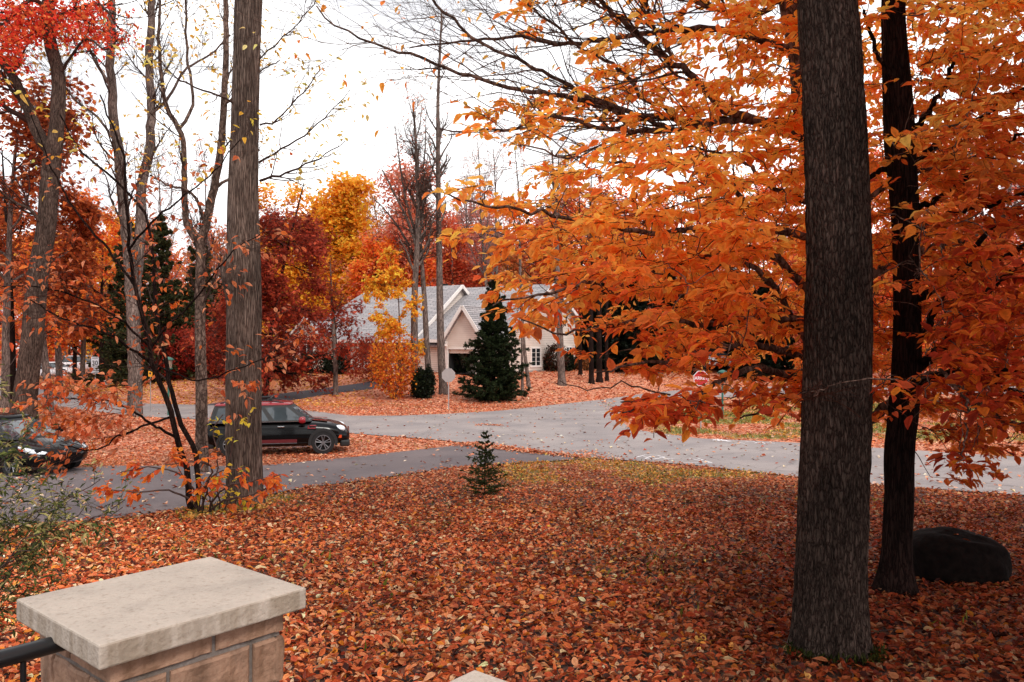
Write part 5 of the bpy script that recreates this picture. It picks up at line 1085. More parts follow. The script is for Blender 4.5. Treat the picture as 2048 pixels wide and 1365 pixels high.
win_front(-53.8, -52.1, 48.6, 1.7, 3.3); win_front(-50.4, -48.6, 49.6, 1.7, 3.2); win_front(-45.2, -43.9, 51.4, 1.8, 3.2); win_front(-39.9, -38.6, 49.9, 1.9, 3.2)
hpart('door', 'wooddark', lambda mb: hbox(mb, -47.2, -46.1, 51.3, 51.42, 1.35, 3.45))
def porch(mb):
    hbox(mb, -47.6, -41.5, 49.3, 51.4, GB, 1.3)
    for k in range(3): hbox(mb, -49.1 + k * .45, -47.6, 49.4, 50.9, GB, .85 + k * .17 - .0)
hpart('porch', 'concrete', porch)
def rail(mb):
    bar(mb, H(-47.6, 49.3, 2.15), H(-49.2, 49.3, 1.35), .07, .08); bar(mb, H(-47.6, 49.3, 1.5), H(-49.2, 49.3, .95), .05, .05); bar(mb, H(-47.6, 49.3, 2.15), H(-46, 49.3, 2.15), .07, .08); bar(mb, H(-47.6, 49.3, 1.45), H(-46, 49.3, 1.45), .05, .05)
    for k in range(6): hbox(mb, -49.2 + k * .3 - .02, -49.2 + k * .3 + .02, 49.28, 49.32, .9 + k * .1, 1.35 + k * .155)
    for k in range(9): hbox(mb, -47.55 + k * .18 - .02, -47.55 + k * .18 + .02, 49.28, 49.32, 1.3, 2.13)
hpart('railing', 'white', rail)
hpart('foundation', 'concrete', lambda mb: hbox(mb, uR - .04, uR + .03, vF + .1, vB, GB, 1.25))
hpart('roof_vent', 'dark', lambda mb: hbox(mb, -44.2, -43.5, 56.0, 56.5, 7.9, 8.75))

# ================================================================== CARS
M['black_paint'] = plain('black_car_paint', L4(6, 6, 7), .16, var=.05, coat=.06, spec=.22)
M['red_paint'] = plain('red_car_paint', L4(140, 16, 28), .25, var=.06, coat=.5)
M['stripe'] = plain('dark_red_stripe', L4(86, 10, 18), .4, var=.1)
M['white_paint'] = plain('white_car_paint', L4(232, 230, 232), .3, var=.02, coat=.8)
M['grey_paint'] = plain('silver_car_paint', L4(170, 172, 176), .3, metal=.3, var=.03, coat=.8)
M['car_glass'] = plain('car_glass', L4(58, 66, 70), .03, var=.3, spec=1.0, scale=1.4)
M['rubber'] = plain('tyre_rubber', L4(22, 21, 22), .85)
M['black_plastic'] = plain('black_plastic', L4(20, 20, 21), .6)
M['alloy'] = plain('alloy', L4(130, 130, 134), .35, metal=.8, var=.05)
M['chrome'] = plain('chrome', L4(210, 212, 216), .12, metal=1.0, var=.03)
M['lamp'] = plain('headlamp_glass', L4(225, 230, 236), .08, var=.1, coat=1.0)
M['amber'] = plain('amber_lens', L4(200, 70, 30), .2)
M['plate'] = plain('number_plate', L4(180, 186, 196), .4)
def loft(mb, stations, N=28, col=None, close=True):
    """stations: list of (x, halfwidth, zbottom, ztop, power)"""
    rings = []
    for x, w_, zb, zt, pw in stations:
        a = np.linspace(0, 2 * np.pi, N, endpoint=False); c, s = np.cos(a), np.sin(a); e = 2 / pw
        y = w_ * np.sign(c) * np.abs(c) ** e; z = (zb + zt) / 2 + (zt - zb) / 2 * np.sign(s) * np.abs(s) ** e
        y = y * (1 - .07 * np.clip((z - (zb + zt) / 2) / max(zt - zb, .01) * 2, 0, 1))
        rings.append(np.stack([np.full(N, x), y, z], 1))
    V = np.array(rings); n = len(V); idx = np.arange(n * N).reshape(n, N)
    q = np.stack([idx[:-1], idx[1:], np.roll(idx, -1, 1)[1:], np.roll(idx, -1, 1)[:-1]], -1).reshape(-1, 4); mb.add(V.reshape(-1, 3), q, None, True)
    mb.add(V[0], [list(range(N))[::-1]]); mb.add(V[-1], [list(range(N))])
def interp_st(pts, n):
    p = np.array(pts); t = np.linspace(p[0, 0], p[-1, 0], n); return [tuple([x] + [float(np.interp(x, p[:, 0], p[:, k])) for k in range(1, p.shape[1])]) for x in t]
def disc(mb, c, r0, r1, y0, y1, n=28, ang=(0, 360)):
    """ring / disc around the y axis between radii, from y0 to y1"""
    a = np.radians(np.linspace(ang[0], ang[1], n)); cx, cz = c
    V = [];
    for r, y in ((r0, y0), (r1, y0), (r1, y1), (r0, y1)): V.append(np.stack([cx + r * np.cos(a), np.full(n, y), cz + r * np.sin(a)], 1))
    V = np.array(V); idx = np.arange(4 * n).reshape(4, n)
    for k in range(4): mb.add(V.reshape(-1, 3) if k == 0 else V.reshape(-1, 3), np.stack([idx[k, :-1], idx[k, 1:], idx[(k + 1) % 4, 1:], idx[(k + 1) % 4, :-1]], -1), None, False)
def car(name, label, pos, rz, L, W, body, cabin, wheels_x, wr, paint, roofmat, cat='car', group=None, spokes=5, extras=None, arch=True, pitch=0.0):
    """body: (x, halfwidth, zb, zt, power); cabin: dict(z0,z1, base x range, roof x range, wb, wr)"""
    root = thing(name, pos, label, cat, group, rz); root.rotation_euler = (0, pitch, rz)
    mb = MB(); loft(mb, interp_st(body, 46)); o = mb.build('body', M[paint], root)
    for m_ in o.data.polygons: m_.use_smooth = True
    # cabin rings
    c = cabin; N = 4
    def ring(t):
        xb0, xb1 = c['x0']; xr0, xr1 = c['x1']; x0 = xb0 + (xr0 - xb0) * t; x1 = xb1 + (xr1 - xb1) * t; w_ = c['wb'] + (c['wr'] - c['wb']) * t; z = c['z0'] + (c['z1'] - c['z0']) * t
        fr = c['split']; side = [(x1 - .10 - (x1 - x0 - .2) * (1 - f), w_) for f in fr]   # rear .. front on +y side
        pts = [(x0, 0), (x0 + .015, w_ * .55), (x0 + .06, w_ * .88)] + [(x0 + .1 + (x1 - x0 - .2) * f, w_ * (1 - .03 * (2 * f - 1) ** 2)) for f in fr] + [(x1 - .04, w_ * .85), (x1 + .03, w_ * .5), (x1 + .05, 0)]
        full = pts + [(x, -y) for x, y in pts[-2:0:-1]]; return np.array([[x, y, z] for x, y in full])
    ts = [0, .1, .88, 1.0]; R = np.array([ring(t) for t in ts]); K = R.shape[1]; nf = len(c['split']); wins = c['wins']
    isw = {}; half = 3 + nf + 3
    for i in range(K):
        j = i if i < half - 1 else K - 1 - i
        if j in (0, 1): isw[i] = 'rear_window'
        elif j >= half - 3: isw[i] = 'windscreen'
        elif 3 <= j < 3 + nf - 1 and (j - 3) in wins: isw[i] = 'side_window%d_%d' % (j, i < half - 1)
        else: isw[i] = None
    fm = MB(); grp = {}
    for i in range(K):
        i2 = (i + 1) % K
        for b_ in range(3):
            quad = [R[b_, i], R[b_, i2], R[b_ + 1, i2], R[b_ + 1, i]]
            if b_ == 1 and isw[i]: grp.setdefault(isw[i], []).append(quad)
            else: fm.add(quad, [[0, 1, 2, 3]])
    fm.build('pillars', M['black_plastic'], root)
    for k, qs in grp.items():
        mb = MB()
        for q in qs: mb.add(q, [[0, 1, 2, 3]])
        mb.build(k.split('dow')[0] + 'dow' if 'window' in k else k, M['car_glass'], root)
    # roof
    mb = MB(); top = R[3]; rr = [top]; cen = top.mean(0)
    for s_, dz in ((1.015, .015), (.97, .055), (.8, .085), (.4, .1)): rr.append((top - cen) * [s_, s_, 1] + cen + [0, 0, dz])
    rr = np.array(rr); n = len(rr); idx = np.arange(n * K).reshape(n, K); q = np.stack([idx[:-1], np.roll(idx, -1, 1)[:-1], np.roll(idx, -1, 1)[1:], idx[1:]], -1).reshape(-1, 4); mb.add(rr.reshape(-1, 3), q, None, True); mb.add(rr[-1], [list(range(K))], None, True)
    mb.build('roof', M[roofmat], root)
    for x in wheels_x:
        for s_ in (-1, 1):
            yo = s_ * W / 2; xx = x
            if arch:
                mb = MB(); disc(mb, (xx, wr), wr * 1.02, wr * 1.28, yo * .86, yo * 1.0, 24, (-12, 192)); mb.build('wheel_arch', M['black_plastic'], root)
            wh = MB(); disc(wh, (xx, wr), wr * .70, wr, yo * .80, yo * .985, 32); disc(wh, (xx, wr), .0, wr * .72, yo * .80, yo * .86, 32); w_ = wh.build('wheel', M['rubber'], root)
            rm = MB(); disc(rm, (xx, wr), wr * .64, wr * .70, yo * .93, yo * .99, 32); disc(rm, (xx, wr), 0, wr * .13, yo * .9, yo * .97, 16)
            for k in range(spokes):
                a = 2 * math.pi * k / spokes + .3
                for da in (-.2, .2):
                    p0 = np.array([xx + math.cos(a + da * 1.2) * wr * .1, yo * .955, wr + math.sin(a + da * 1.2) * wr * .1]); p1 = np.array([xx + math.cos(a + da) * wr * .66, yo * .97, wr + math.sin(a + da) * wr * .66])
                    tubes(rm, np.array([p0, (p0 + p1) / 2, p1]), np.array([.017, .016, .02]), 5)
            rm.build('rim', M['alloy'], w_)
    if extras: extras(root)
    return root
def part(root, name, mt, fn, bevel=0, parent=None):
    mb = MB(); fn(mb); return mb.build(name, M[mt], parent or root, bevel=bevel)
# --- black hatch with the red roof
cA, cB = P(448, 914), P(655, 914)
mp_ = P(560, 905); ang = math.radians(13)
def hatch_extras(root):
    W = 1.82
    for s_ in (-1, 1):
        part(root, 'mirror', 'red_paint', lambda mb: loft(mb, [(.60, .02, 1.0, 1.1, 2.5), (.64, .10, .97, 1.16, 2.5), (.74, .11, .96, 1.17, 2.5), (.80, .07, .99, 1.14, 2.5)], 16)).location = (0, s_ * 1.0, 0)
        [part(root, 'door_handle', 'chrome', lambda mb: mb.box((hx, s_ * .925, .865), (.2, .04, .035)), .008) for hx in (.08, -.95)]
        part(root, 'side_stripe', 'stripe', lambda mb: mb.box((-.2, s_ * .925, .43), (1.5, .02, .1)))
        part(root, 'sill_trim', 'chrome', lambda mb: [mb.box((-.2, s_ * .93, .365), (1.5, .02, .014)), mb.box((-.1, s_ * .93, .25), (1.9, .03, .02))])
        part(root, 'belt_trim', 'chrome', lambda mb: mb.box((-.58, s_ * .845, 1.015), (2.75, .03, .022)))
        part(root, 'side_badge', 'red_paint', lambda mb: [mb.box((.98, s_ * .905, .80), (.24, .05, .03)), mb.box((1.02, s_ * .905, .88), (.2, .05, .03)), mb.box((.88, s_ * .905, .84), (.03, .05, .08))], .01)
        part(root, 'headlight', 'lamp', lambda mb: loft(mb, [(1.62, .02, .72, .78, 2), (1.72, .12, .66, .85, 2), (1.84, .15, .64, .86, 2), (1.95, .10, .66, .82, 2), (1.99, .02, .72, .76, 2)], 18)).location = (0, s_ * .62, 0)
        part(root, 'tail_light', 'amber', lambda mb: mb.box((-2.10, s_ * .7, .78), (.1, .16, .3)), .03)
        part(root, 'side_reflector', 'amber', lambda mb: mb.box((1.83, s_ * .815, .52), (.1, .02, .09)))
        part(root, 'roof_rail', 'black_plastic', lambda mb: [tubes(mb, np.array([[-1.7, s_ * .58, 1.58], [-1.4, s_ * .59, 1.64], [-.3, s_ * .59, 1.65], [.15, s_ * .58, 1.57]]), np.full(4, .018), 6)])
    part(root, 'roof_rack', 'black_plastic', lambda mb: [tubes(mb, np.array([[x, -.62, 1.70], [x, 0, 1.71], [x, .62, 1.70]]), np.full(3, .022), 6) for x in (-.25, -1.15)] + [mb.box((x, s_ * .59, 1.67), (.1, .08, .08)) for x in (-.25, -1.15) for s_ in (-1, 1)] + [tubes(mb, np.array([[-.25, -.2, 1.73], [-1.15, -.15, 1.74]]), np.full(2, .03), 6)])
    part(root, 'number_plate', 'plate', lambda mb: mb.box((-2.145, 0, .80), (.02, .32, .16)))
    part(root, 'grille', 'chrome', lambda mb: [mb.box((2.1, 0, .5 + k * .07), (.05, .8 - .05 * k, .012)) for k in range(4)])
    for y0, y1 in ((-.55, -.3), (.3, .55)): part(root, 'bonnet_stripe', 'red_paint', lambda mb: mb.add([[.95, y0, 1.026], [.95, y1, 1.026], [1.45, y1, 1.0], [1.45, y0, 1.0]], [[0, 1, 2, 3]]))
    for bx, bz in ((1.98, .30), (-2.0, .33)): part(root, 'bumper', 'black_plastic', lambda mb: mb.box((bx, 0, bz), (.3, 1.55, .2)), .05)
car('hatchback_car', 'black compact car with red roof and roof rack parked on leaves behind the shaggy trunk', mp_ + [0, 0, .02], ang, 4.3, 1.82,
    [(-2.13, .70, .34, .95, 4), (-2.05, .82, .28, 1.0, 4), (-1.7, .89, .24, 1.03, 4.5), (-.8, .91, .22, 1.03, 5), (.5, .91, .22, 1.02, 5), (1.0, .90, .22, 1.01, 4.5), (1.5, .88, .24, .96, 4), (1.85, .82, .26, .87, 3.6), (2.02, .72, .28, .76, 3.2), (2.12, .5, .34, .62, 3)],
    dict(z0=1.0, z1=1.50, x0=(-2.08, 1.0), x1=(-1.9, .36), wb=.845, wr=.69, split=[0, .04, .27, .32, .60, .66, .96, 1.0], wins=(1, 3, 5)), (1.32, -1.35), .345, 'black_paint', 'red_paint', extras=hatch_extras, spokes=5)
# --- black sedan nosing in at the left edge
sp_ = at(14, 21.2)
def sedan_extras(root):
    for s_ in (-1, 1):
        part(root, 'headlight', 'lamp', lambda mb: mb.add([[2.16, s_ * .50, .63], [1.60, s_ * .87, .79], [1.66, s_ * .885, .70], [2.02, s_ * .78, .60], [2.18, s_ * .58, .585]], [[0, 1, 2, 3, 4]])) 
        part(root, 'lamp_edge', 'chrome', lambda mb: tubes(mb, np.array([[2.19, s_ * .5, .605], [2.02, s_ * .78, .62], [1.64, s_ * .89, .75]]), np.full(3, .012), 5))
        part(root, 'mirror', 'black_paint', lambda mb: loft(mb, [(.62, .03, .95, 1.03, 2.5), (.68, .11, .92, 1.08, 2.5), (.78, .09, .93, 1.07, 2.5)], 16)).location = (0, s_ * .98, 0)
        part(root, 'side_marker', 'amber', lambda mb: mb.box((1.72, s_ * .89, .7), (.18, .02, .05)))
    part(root, 'grille', 'chrome', lambda mb: [tubes(mb, np.array([[2.18 - .14 * (y / .6) ** 2, y, .36 + k * .055] for y in np.linspace(-.6, .6, 9)]), np.full(9, .006), 4) for k in range(5)])
    part(root, 'grille_panel', 'dark', lambda mb: mb.add([[2.17 - .14 * (y / .62) ** 2, y, z] for z in (.32, .62) for y in np.linspace(-.62, .62, 7)], [[i, i + 1, i + 8, i + 7] for i in range(6)]))
    part(root, 'badge', 'chrome', lambda mb: [disc(mb, (0, 0), .045, .06, -.01, .01, 20)]).rotation_euler = (0, 0, math.pi / 2)
    [c for c in root.children if c.name.startswith('badge')][0].location = (2.2, 0, .60)
    part(root, 'wiper', 'black_plastic', lambda mb: [tubes(mb, np.array([[1.12, y, .97], [.85, y + .45, 1.08]]), np.full(2, .01), 4) for y in (-.6, .1)])
    part(root, 'number_plate', 'plate', lambda mb: mb.box((-2.3, 0, .8), (.03, .32, .15)))
car('sedan_car', 'glossy black sedan with slim headlight parked on the driveway at the left edge', sp_ + [0, 0, .03], math.radians(-22), 4.6, 1.80,
    [(-2.30, .68, .36, .88, 4), (-2.2, .82, .28, .95, 4), (-1.7, .88, .22, .97, 4.5), (-.5, .90, .2, .93, 5), (.8, .90, .2, .93, 5), (1.3, .90, .2, .91, 3.8), (1.75, .88, .22, .82, 3.2), (2.02, .80, .24, .73, 3.0), (2.16, .66, .26, .64, 3), (2.24, .45, .3, .54, 3)],
    dict(z0=.91, z1=1.37, x0=(-2.0, 1.22), x1=(-1.15, .22), wb=.82, wr=.60, split=[0, .12, .35, .40, .64, .69, .92, 1.0], wins=(1, 3, 5)), (1.38, -1.36), .335, 'black_paint', 'black_paint', extras=sedan_extras, spokes=5, arch=False)
# --- pale cars far away
SED = [(-2.30, .68, .36, .90, 4), (-2.2, .82, .28, .97, 4), (-1.7, .88, .22, 1.0, 4.5), (-.5, .90, .2, .95, 5), (.8, .90, .2, .95, 5), (1.3, .90, .2, .93, 4.2), (1.75, .87, .22, .86, 3.8), (2.02, .78, .24, .77, 3.4), (2.2, .6, .28, .62, 3)]
SEDC = dict(z0=.92, z1=1.38, x0=(-1.95, 1.15), x1=(-1.1, .25), wb=.83, wr=.62, split=[0, .12, .35, .40, .64, .69, .92, 1.0], wins=(1, 3, 5))
VAN = [(-2.5, .75, .4, 1.15, 5), (-2.4, .9, .3, 1.25, 5), (-1.0, .95, .28, 1.28, 5), (.9, .95, .28, 1.25, 5), (1.5, .93, .3, 1.15, 4.5), (2.1, .88, .32, 1.05, 4), (2.4, .7, .38, .85, 3.5)]
VANC = dict(z0=1.2, z1=1.78, x0=(-2.35, 1.5), x1=(-2.1, .7), wb=.9, wr=.74, split=[0, .04, .3, .34, .62, .67, .95, 1.0], wins=(1, 3, 5))
def stick_marks(root):
    part(root, 'red_marking', 'amber', lambda mb: [mb.box((-.3 + .3 * k, -.965, .95), (.12, .01, .16 - .05 * k)) for k in range(3)])
car('sedan_car', 'white sedan parked by the white lawn sign across the road', at(112, 83) + [0, 0, .05], math.radians(-6), 4.5, 1.8, SED, SEDC, (1.38, -1.36), .34, 'white_paint', 'white_paint', group='white cars parked across the road', arch=True)
car('suv_car', 'white tall vehicle with red lettering behind the speed sign', at(172, 90) + [0, 0, .2], math.radians(8), 4.9, 1.9, VAN, VANC, (1.5, -1.5), .4, 'white_paint', 'white_paint', group='white cars parked across the road', extras=stick_marks)
car('sedan_car', 'white car half hidden behind the forked tree and the short stout trunk', at(78, 78) + [0, 0, .05], math.radians(-8), 4.5, 1.8, SED, SEDC, (1.38, -1.36), .34, 'white_paint', 'white_paint', group='white cars parked across the road')
car('suv_car', 'pale parked car glimpsed above the red stop sign', at(1424, 76) + [0, 0, .4], math.radians(25), 4.7, 1.85, VAN, VANC, (1.45, -1.45), .37, 'white_paint', 'white_paint')

# ================================================================== SIGNS AND POSTS
M['galv'] = plain('galvanised_steel', L4(158, 152, 150), .5, metal=.3, var=.08)
M['signgrey'] = plain('sign_back', L4(156, 148, 146), .5, metal=.1, var=.06)
M['signwhite'] = plain('sign_white', L4(224, 222, 226), .5, var=.03)
M['signred'] = plain('sign_red', L4(176, 24, 30), .45, var=.04)
M['ink'] = plain('sign_ink', L4(28, 28, 32), .6, var=.02)
M['teal'] = plain('green_post_paint', L4(42, 96, 84), .5, var=.1)
M['lantern'] = plain('lantern_glass', L4(148, 128, 112), .3, var=.1)
M['yellow'] = plain('yellow_plastic', L4(232, 160, 40), .5, var=.05)
def text_part(root, name, body, size, loc, mtk, face=(math.pi / 2, 0, 0), sx=1.0):
    cu = bpy.data.curves.new('t', 'FONT'); cu.body = body; cu.size = size; cu.align_x = 'CENTER'; cu.align_y = 'CENTER'; cu.extrude = .002; cu.offset = size * .012
    t = bpy.data.objects.new('t', cu); COL.objects.link(t); bpy.context.view_layer.update()
    me = bpy.data.meshes.new_from_object(t.evaluated_get(bpy.context.evaluated_depsgraph_get())); bpy.data.objects.remove(t)
    me.name = name; me.materials.clear(); me.materials.append(M[mtk]); o = bpy.data.objects.new(name, me); COL.objects.link(o); o.parent = root; o.location = loc; o.rotation_euler = face; o.scale = (sx, 1, 1); return o
def octa(mb, z, w, y, th):
    r = w / 2 / math.cos(math.pi / 8); a = np.radians(np.arange(8) * 45 + 22.5); p = np.stack([np.cos(a) * r, np.full(8, y), z + np.sin(a) * r], 1); q = p + [0, th, 0]
    mb.add(p, [list(range(8))]); mb.add(q, [list(range(8))[::-1]]); mb.add(np.concatenate([p, q]), [[i, (i + 1) % 8, 8 + (i + 1) % 8, 8 + i] for i in range(8)])
b_ = P(897, 820); r = thing('stop_sign', b_, 'octagonal sign seen from its blank grey back on a thin post', 'road sign', rz=math.radians(-8)); z_ = ht(751, b_)
part(r, 'post', 'galv', lambda mb: mb.box((0, .03, z_ / 2 + .15), (.055, .04, z_ + .5))); part(r, 'sign_plate', 'signgrey', lambda mb: octa(mb, z_, .70, -.004, .006)); part(r, 'sign_face', 'signred', lambda mb: octa(mb, z_, .70, .004, .004))
b_ = P(1402, 858); r = thing('stop_sign', b_, 'red octagonal stop sign half hidden by the lowest orange leaves', 'road sign', rz=math.radians(6)); z_ = ht(757, b_)
part(r, 'post', 'galv', lambda mb: mb.box((0, .03, z_ / 2), (.05, .04, z_ + .3))); part(r, 'sign_border', 'signwhite', lambda mb: octa(mb, z_, .60, -.004, .01)); part(r, 'sign_plate', 'signred', lambda mb: octa(mb, z_, .555, -.009, .006)); text_part(r, 'lettering', 'ARRÊT', .18, (0, -.012, z_), 'signwhite')
b_ = at(190, 62); r = thing('speed_sign', b_, 'white speed limit sign reading 30 beside a dark trunk', 'road sign'); z_ = ht(730, b_)
part(r, 'post', 'galv', lambda mb: mb.box((0, .04, z_ / 2), (.07, .05, z_ + .5)))
part(r, 'sign_plate', 'signwhite', lambda mb: [mb.box((0, 0, z_ + .26), (.60, .015, .72)), mb.box((0, 0, z_ - .28), (.60, .015, .28)), mb.box((0, 0, z_ - .57), (.60, .015, .2))], .004)
text_part(r, 'lettering', '30', .50, (0, -.012, z_ + .12), 'ink', sx=.95)
part(r, 'small_print', 'ink', lambda mb: [mb.box((0, -.012, z_ + .52), (.44, .004, .05)), mb.box((0, -.012, z_ - .24), (.46, .004, .035)), mb.box((0, -.012, z_ - .33), (.46, .004, .035)), mb.box((0, -.012, z_ - .57), (.40, .004, .04))])
b_ = at(121, 70); r = thing('lawn_sign', b_, 'small white lawn placard in front of the white sedan', 'sign'); z_ = max(ht(747, b_), .5)
part(r, 'placard', 'signwhite', lambda mb: mb.box((0, 0, z_), (.85, .03, .55)), .005); part(r, 'small_print', 'ink', lambda mb: [mb.box((0, -.02, z_ + .08), (.5, .006, .03)), mb.box((0, -.02, z_ - .05), (.6, .006, .03))]); part(r, 'stake', 'galv', lambda mb: [mb.box((s_ * .3, .02, z_ / 2 - .1), (.02, .02, z_)) for s_ in (-1, 1)])
b_ = at(216, 66); r = thing('flower_planter', b_, 'low pinkish planter beside the dark evergreen near the speed sign', 'planter')
part(r, 'pot', 'brick', lambda mb: tubes(mb, np.array([[0, 0, 0], [0, 0, .35], [0, 0, .62], [0, 0, .66]]), np.array([.25, .32, .38, .36]), 16)); mb = MB(); q = rng.normal(0, .28, (160, 3)) * [1, 1, .5] + [0, 0, .85]
leaves(mb, q, rng.normal(0, 1, q.shape), rng.normal(0, 1, q.shape), rng.uniform(.08, .16, 160), pal([(220, 110, 120), (200, 80, 96), (70, 76, 70)], 160, .2), 'dia', wid=1.5); mb.build('flowers', M['leaf'], r)
def lantern_post(px, py, top, label):
    b_ = P(px, py); h = ht(top, b_); r = thing('lamp_post', b_, label, 'lamp post', 'green lantern posts by the road')
    part(r, 'post', 'teal', lambda mb: [tubes(mb, np.array([[0, 0, -.1], [0, 0, .5], [0, 0, h - .55]]), np.array([.055, .05, .045]), 12)]); part(r, 'lantern', 'lantern', lambda mb: mb.box((0, 0, h - .35), (.22, .22, .38), taper=1.2), .01)
    part(r, 'lantern_cap', 'teal', lambda mb: [tubes(mb, np.array([[0, 0, h - .17], [0, 0, h - .14], [0, 0, h - .06], [0, 0, h]]), np.array([.2, .26, .18, .02]), 14), mb.box((0, 0, h - .56), (.26, .26, .05))])
lantern_post(337, 832, 714, 'green lantern post with a domed cap left of the slender trunk')
lantern_post(1445, 837, 740, 'green lantern post on the grassy island under the orange leaves')
b_ = at(301, 40); r = thing('marker_post', b_, 'small yellow reflector marker on a thin stake near the lantern post', 'marker'); z_ = ht(748, b_)
part(r, 'stake', 'galv', lambda mb: mb.box((0, 0, z_ / 2), (.03, .03, z_))); part(r, 'reflector', 'yellow', lambda mb: mb.box((0, -.02, z_), (.2, .02, .3)), .02); part(r, 'symbol', 'ink', lambda mb: mb.box((0, -.035, z_ + .02), (.09, .004, .1)))

# ================================================================== BOULDER
bo = P(1930, 1165); r_ = MB(); nu, nv = 48, 26; u, v = np.meshgrid(np.linspace(0, 2 * np.pi, nu, endpoint=False), np.linspace(.02, np.pi - .02, nv))
d = np.stack([np.cos(u) * np.sin(v), np.sin(u) * np.sin(v), np.cos(v)], -1); e = .72; sg = np.sign(d) * np.abs(d) ** e
rad = 1 + .16 * (fbm(d[..., 0] * 2 + d[..., 2] + 9, d[..., 1] * 2 + d[..., 2] * 2 + 9, 4) - .45) * 2
V = sg * rad[..., None] * [.56, .42, .34]; V[..., 2] += .10 - .10 * V[..., 0]; idx = np.arange(nu * nv).reshape(nv, nu)
r_.add(V.reshape(-1, 3), np.stack([idx[:-1], idx[1:], np.roll(idx, -1, 1)[1:], np.roll(idx, -1, 1)[:-1]], -1).reshape(-1, 4), None, True)
M['rock'] = plain('dark_boulder', L4(20, 14, 12), .95, var=.6, scale=14, bump=.8, spec=.1)
o = r_.build('boulder', M['rock']); o.location = tuple(bo + [0, .2, .09]); tag(o, 'large dark rounded boulder lying in the leaves at the right edge', 'boulder')

n = 34; a = rng.uniform(0, 6.28, n); rr = np.sqrt(rng.random(n)) * .5; lx = bo[0] + np.cos(a) * rr; ly = bo[1] + .1 + np.sin(a) * rr * .8; lz = bo[2] + .50 - .55 * rr ** 2 - .08 * (lx - bo[0])
mb = MB(); leaves(mb, np.stack([lx, ly, lz + .03], 1)[:9], rng.normal(0, 1, (9, 3)) * [1, 1, .1], rng.normal(0, .2, (9, 3)) + [0, 0, 1], rng.uniform(.06, .1, 9), pal([(150, 70, 40), (190, 110, 70)], 9, .2), 'full', .2)
tag(mb.build('boulder_leaves', M['dry']), 'few rust leaves lying on top of the dark boulder', 'fallen leaves', kind='stuff')
# ================================================================== STONE PILLARS AND RAIL
def stone_mat(name, c, rough=.85, stain=.3, sc_=6):
    m, nt, b = mat(name); mp = coords(nt, (1, 1, 1)); n1 = node(nt, 'ShaderNodeTexNoise', Scale=float(sc_), Detail=6.0, Roughness=.6); n2 = node(nt, 'ShaderNodeTexNoise', Scale=70.0, Detail=4.0); mp2 = coords(nt, (16, 16, 2.2)); n3 = node(nt, 'ShaderNodeTexNoise', Scale=1.2, Detail=4.0)
    nt.links.new(mp.outputs[0], n1.inputs['Vector']); nt.links.new(mp.outputs[0], n2.inputs['Vector']); nt.links.new(mp2.outputs[0], n3.inputs['Vector'])
    c = np.array(c[:3]); r1 = ramp(nt, [(0.25, tuple(c * (1 - stain)) + (1,)), (0.5, tuple(c) + (1,)), (0.75, tuple(np.minimum(c * 1.12, 1)) + (1,))]); nt.links.new(n1.outputs['Fac'], r1.inputs['Fac'])
    r2 = ramp(nt, [(0.30, (.8, .77, .74, 1)), (0.42, (.97, .97, .97, 1)), (0.7, (1.04, 1.04, 1.04, 1))]); nt.links.new(n2.outputs['Fac'], r2.inputs['Fac'])
    ge = nt.nodes.new('ShaderNodeNewGeometry'); sx = node(nt, 'ShaderNodeSeparateXYZ'); nt.links.new(ge.outputs['Normal'], sx.inputs[0])
    r3 = ramp(nt, [(0.35, (.66, .62, .56, 1)), (0.6, (1.02, 1.02, 1.02, 1))]); nt.links.new(n3.outputs['Fac'], r3.inputs['Fac'])
    m3 = node(nt, 'ShaderNodeMix', data_type='RGBA'); nt.links.new(sx.outputs['Z'], m3.inputs[0]); m3.clamp_factor = True; nt.links.new(r3.outputs['Color'], m3.inputs[6]); m3.inputs[7].default_value = (1, 1, 1, 1)
    a = node(nt, 'ShaderNodeMix', data_type='RGBA', blend_type='MULTIPLY'); a.inputs[0].default_value = 1; nt.links.new(r1.outputs['Color'], a.inputs[6]); nt.links.new(r2.outputs['Color'], a.inputs[7])
    b2 = node(nt, 'ShaderNodeMix', data_type='RGBA', blend_type='MULTIPLY'); b2.inputs[0].default_value = 1; nt.links.new(a.outputs[2], b2.inputs[6]); nt.links.new(m3.outputs[2], b2.inputs[7])
    nt.links.new(b2.outputs[2], b.inputs['Base Color']); b.inputs['Roughness'].default_value = rough
    bu = node(nt, 'ShaderNodeBump', Strength=.7, Distance=.006); ad = node(nt, 'ShaderNodeMath', operation='MULTIPLY_ADD'); ad.inputs[1].default_value = 2.0; nt.links.new(n1.outputs['Fac'], ad.inputs[0]); nt.links.new(n2.outputs['Fac'], ad.inputs[2]); nt.links.new(ad.outputs[0], bu.inputs['Height']); nt.links.new(bu.outputs['Normal'], b.inputs['Normal'])
    return m
M['cap'] = stone_mat('limestone_cap', L4(176, 163, 150), stain=.24, sc_=5)
M['block'] = stone_mat('sandstone_block', L4(160, 126, 104), stain=.45, sc_=11)
M['mortar'] = stone_mat('grey_mortar', L4(122, 113, 108), stain=.2, sc_=20)
M['railblack'] = plain('black_railing_paint', L4(18, 18, 20), .35, var=.2)
kH = .77; Dp = np.array([-1.366, 1.658e-3 * F]) * kH; Cp = np.array([-.840, 2.053e-3 * F]) * kH; Bp = np.array([-1.426, 2.353e-3 * F]) * kH; Ap = np.array([-1.945, 1.961e-3 * F]) * kH
cen = (Ap + Bp + Cp + Dp) / 4; eu = norm(Cp - Dp); ev = norm(Ap - Dp); ev = ev - eu * (ev @ eu); ev = norm(ev); Lu = float(np.linalg.norm(Cp - Dp)); Lv = float(np.linalg.norm(Ap - Dp))
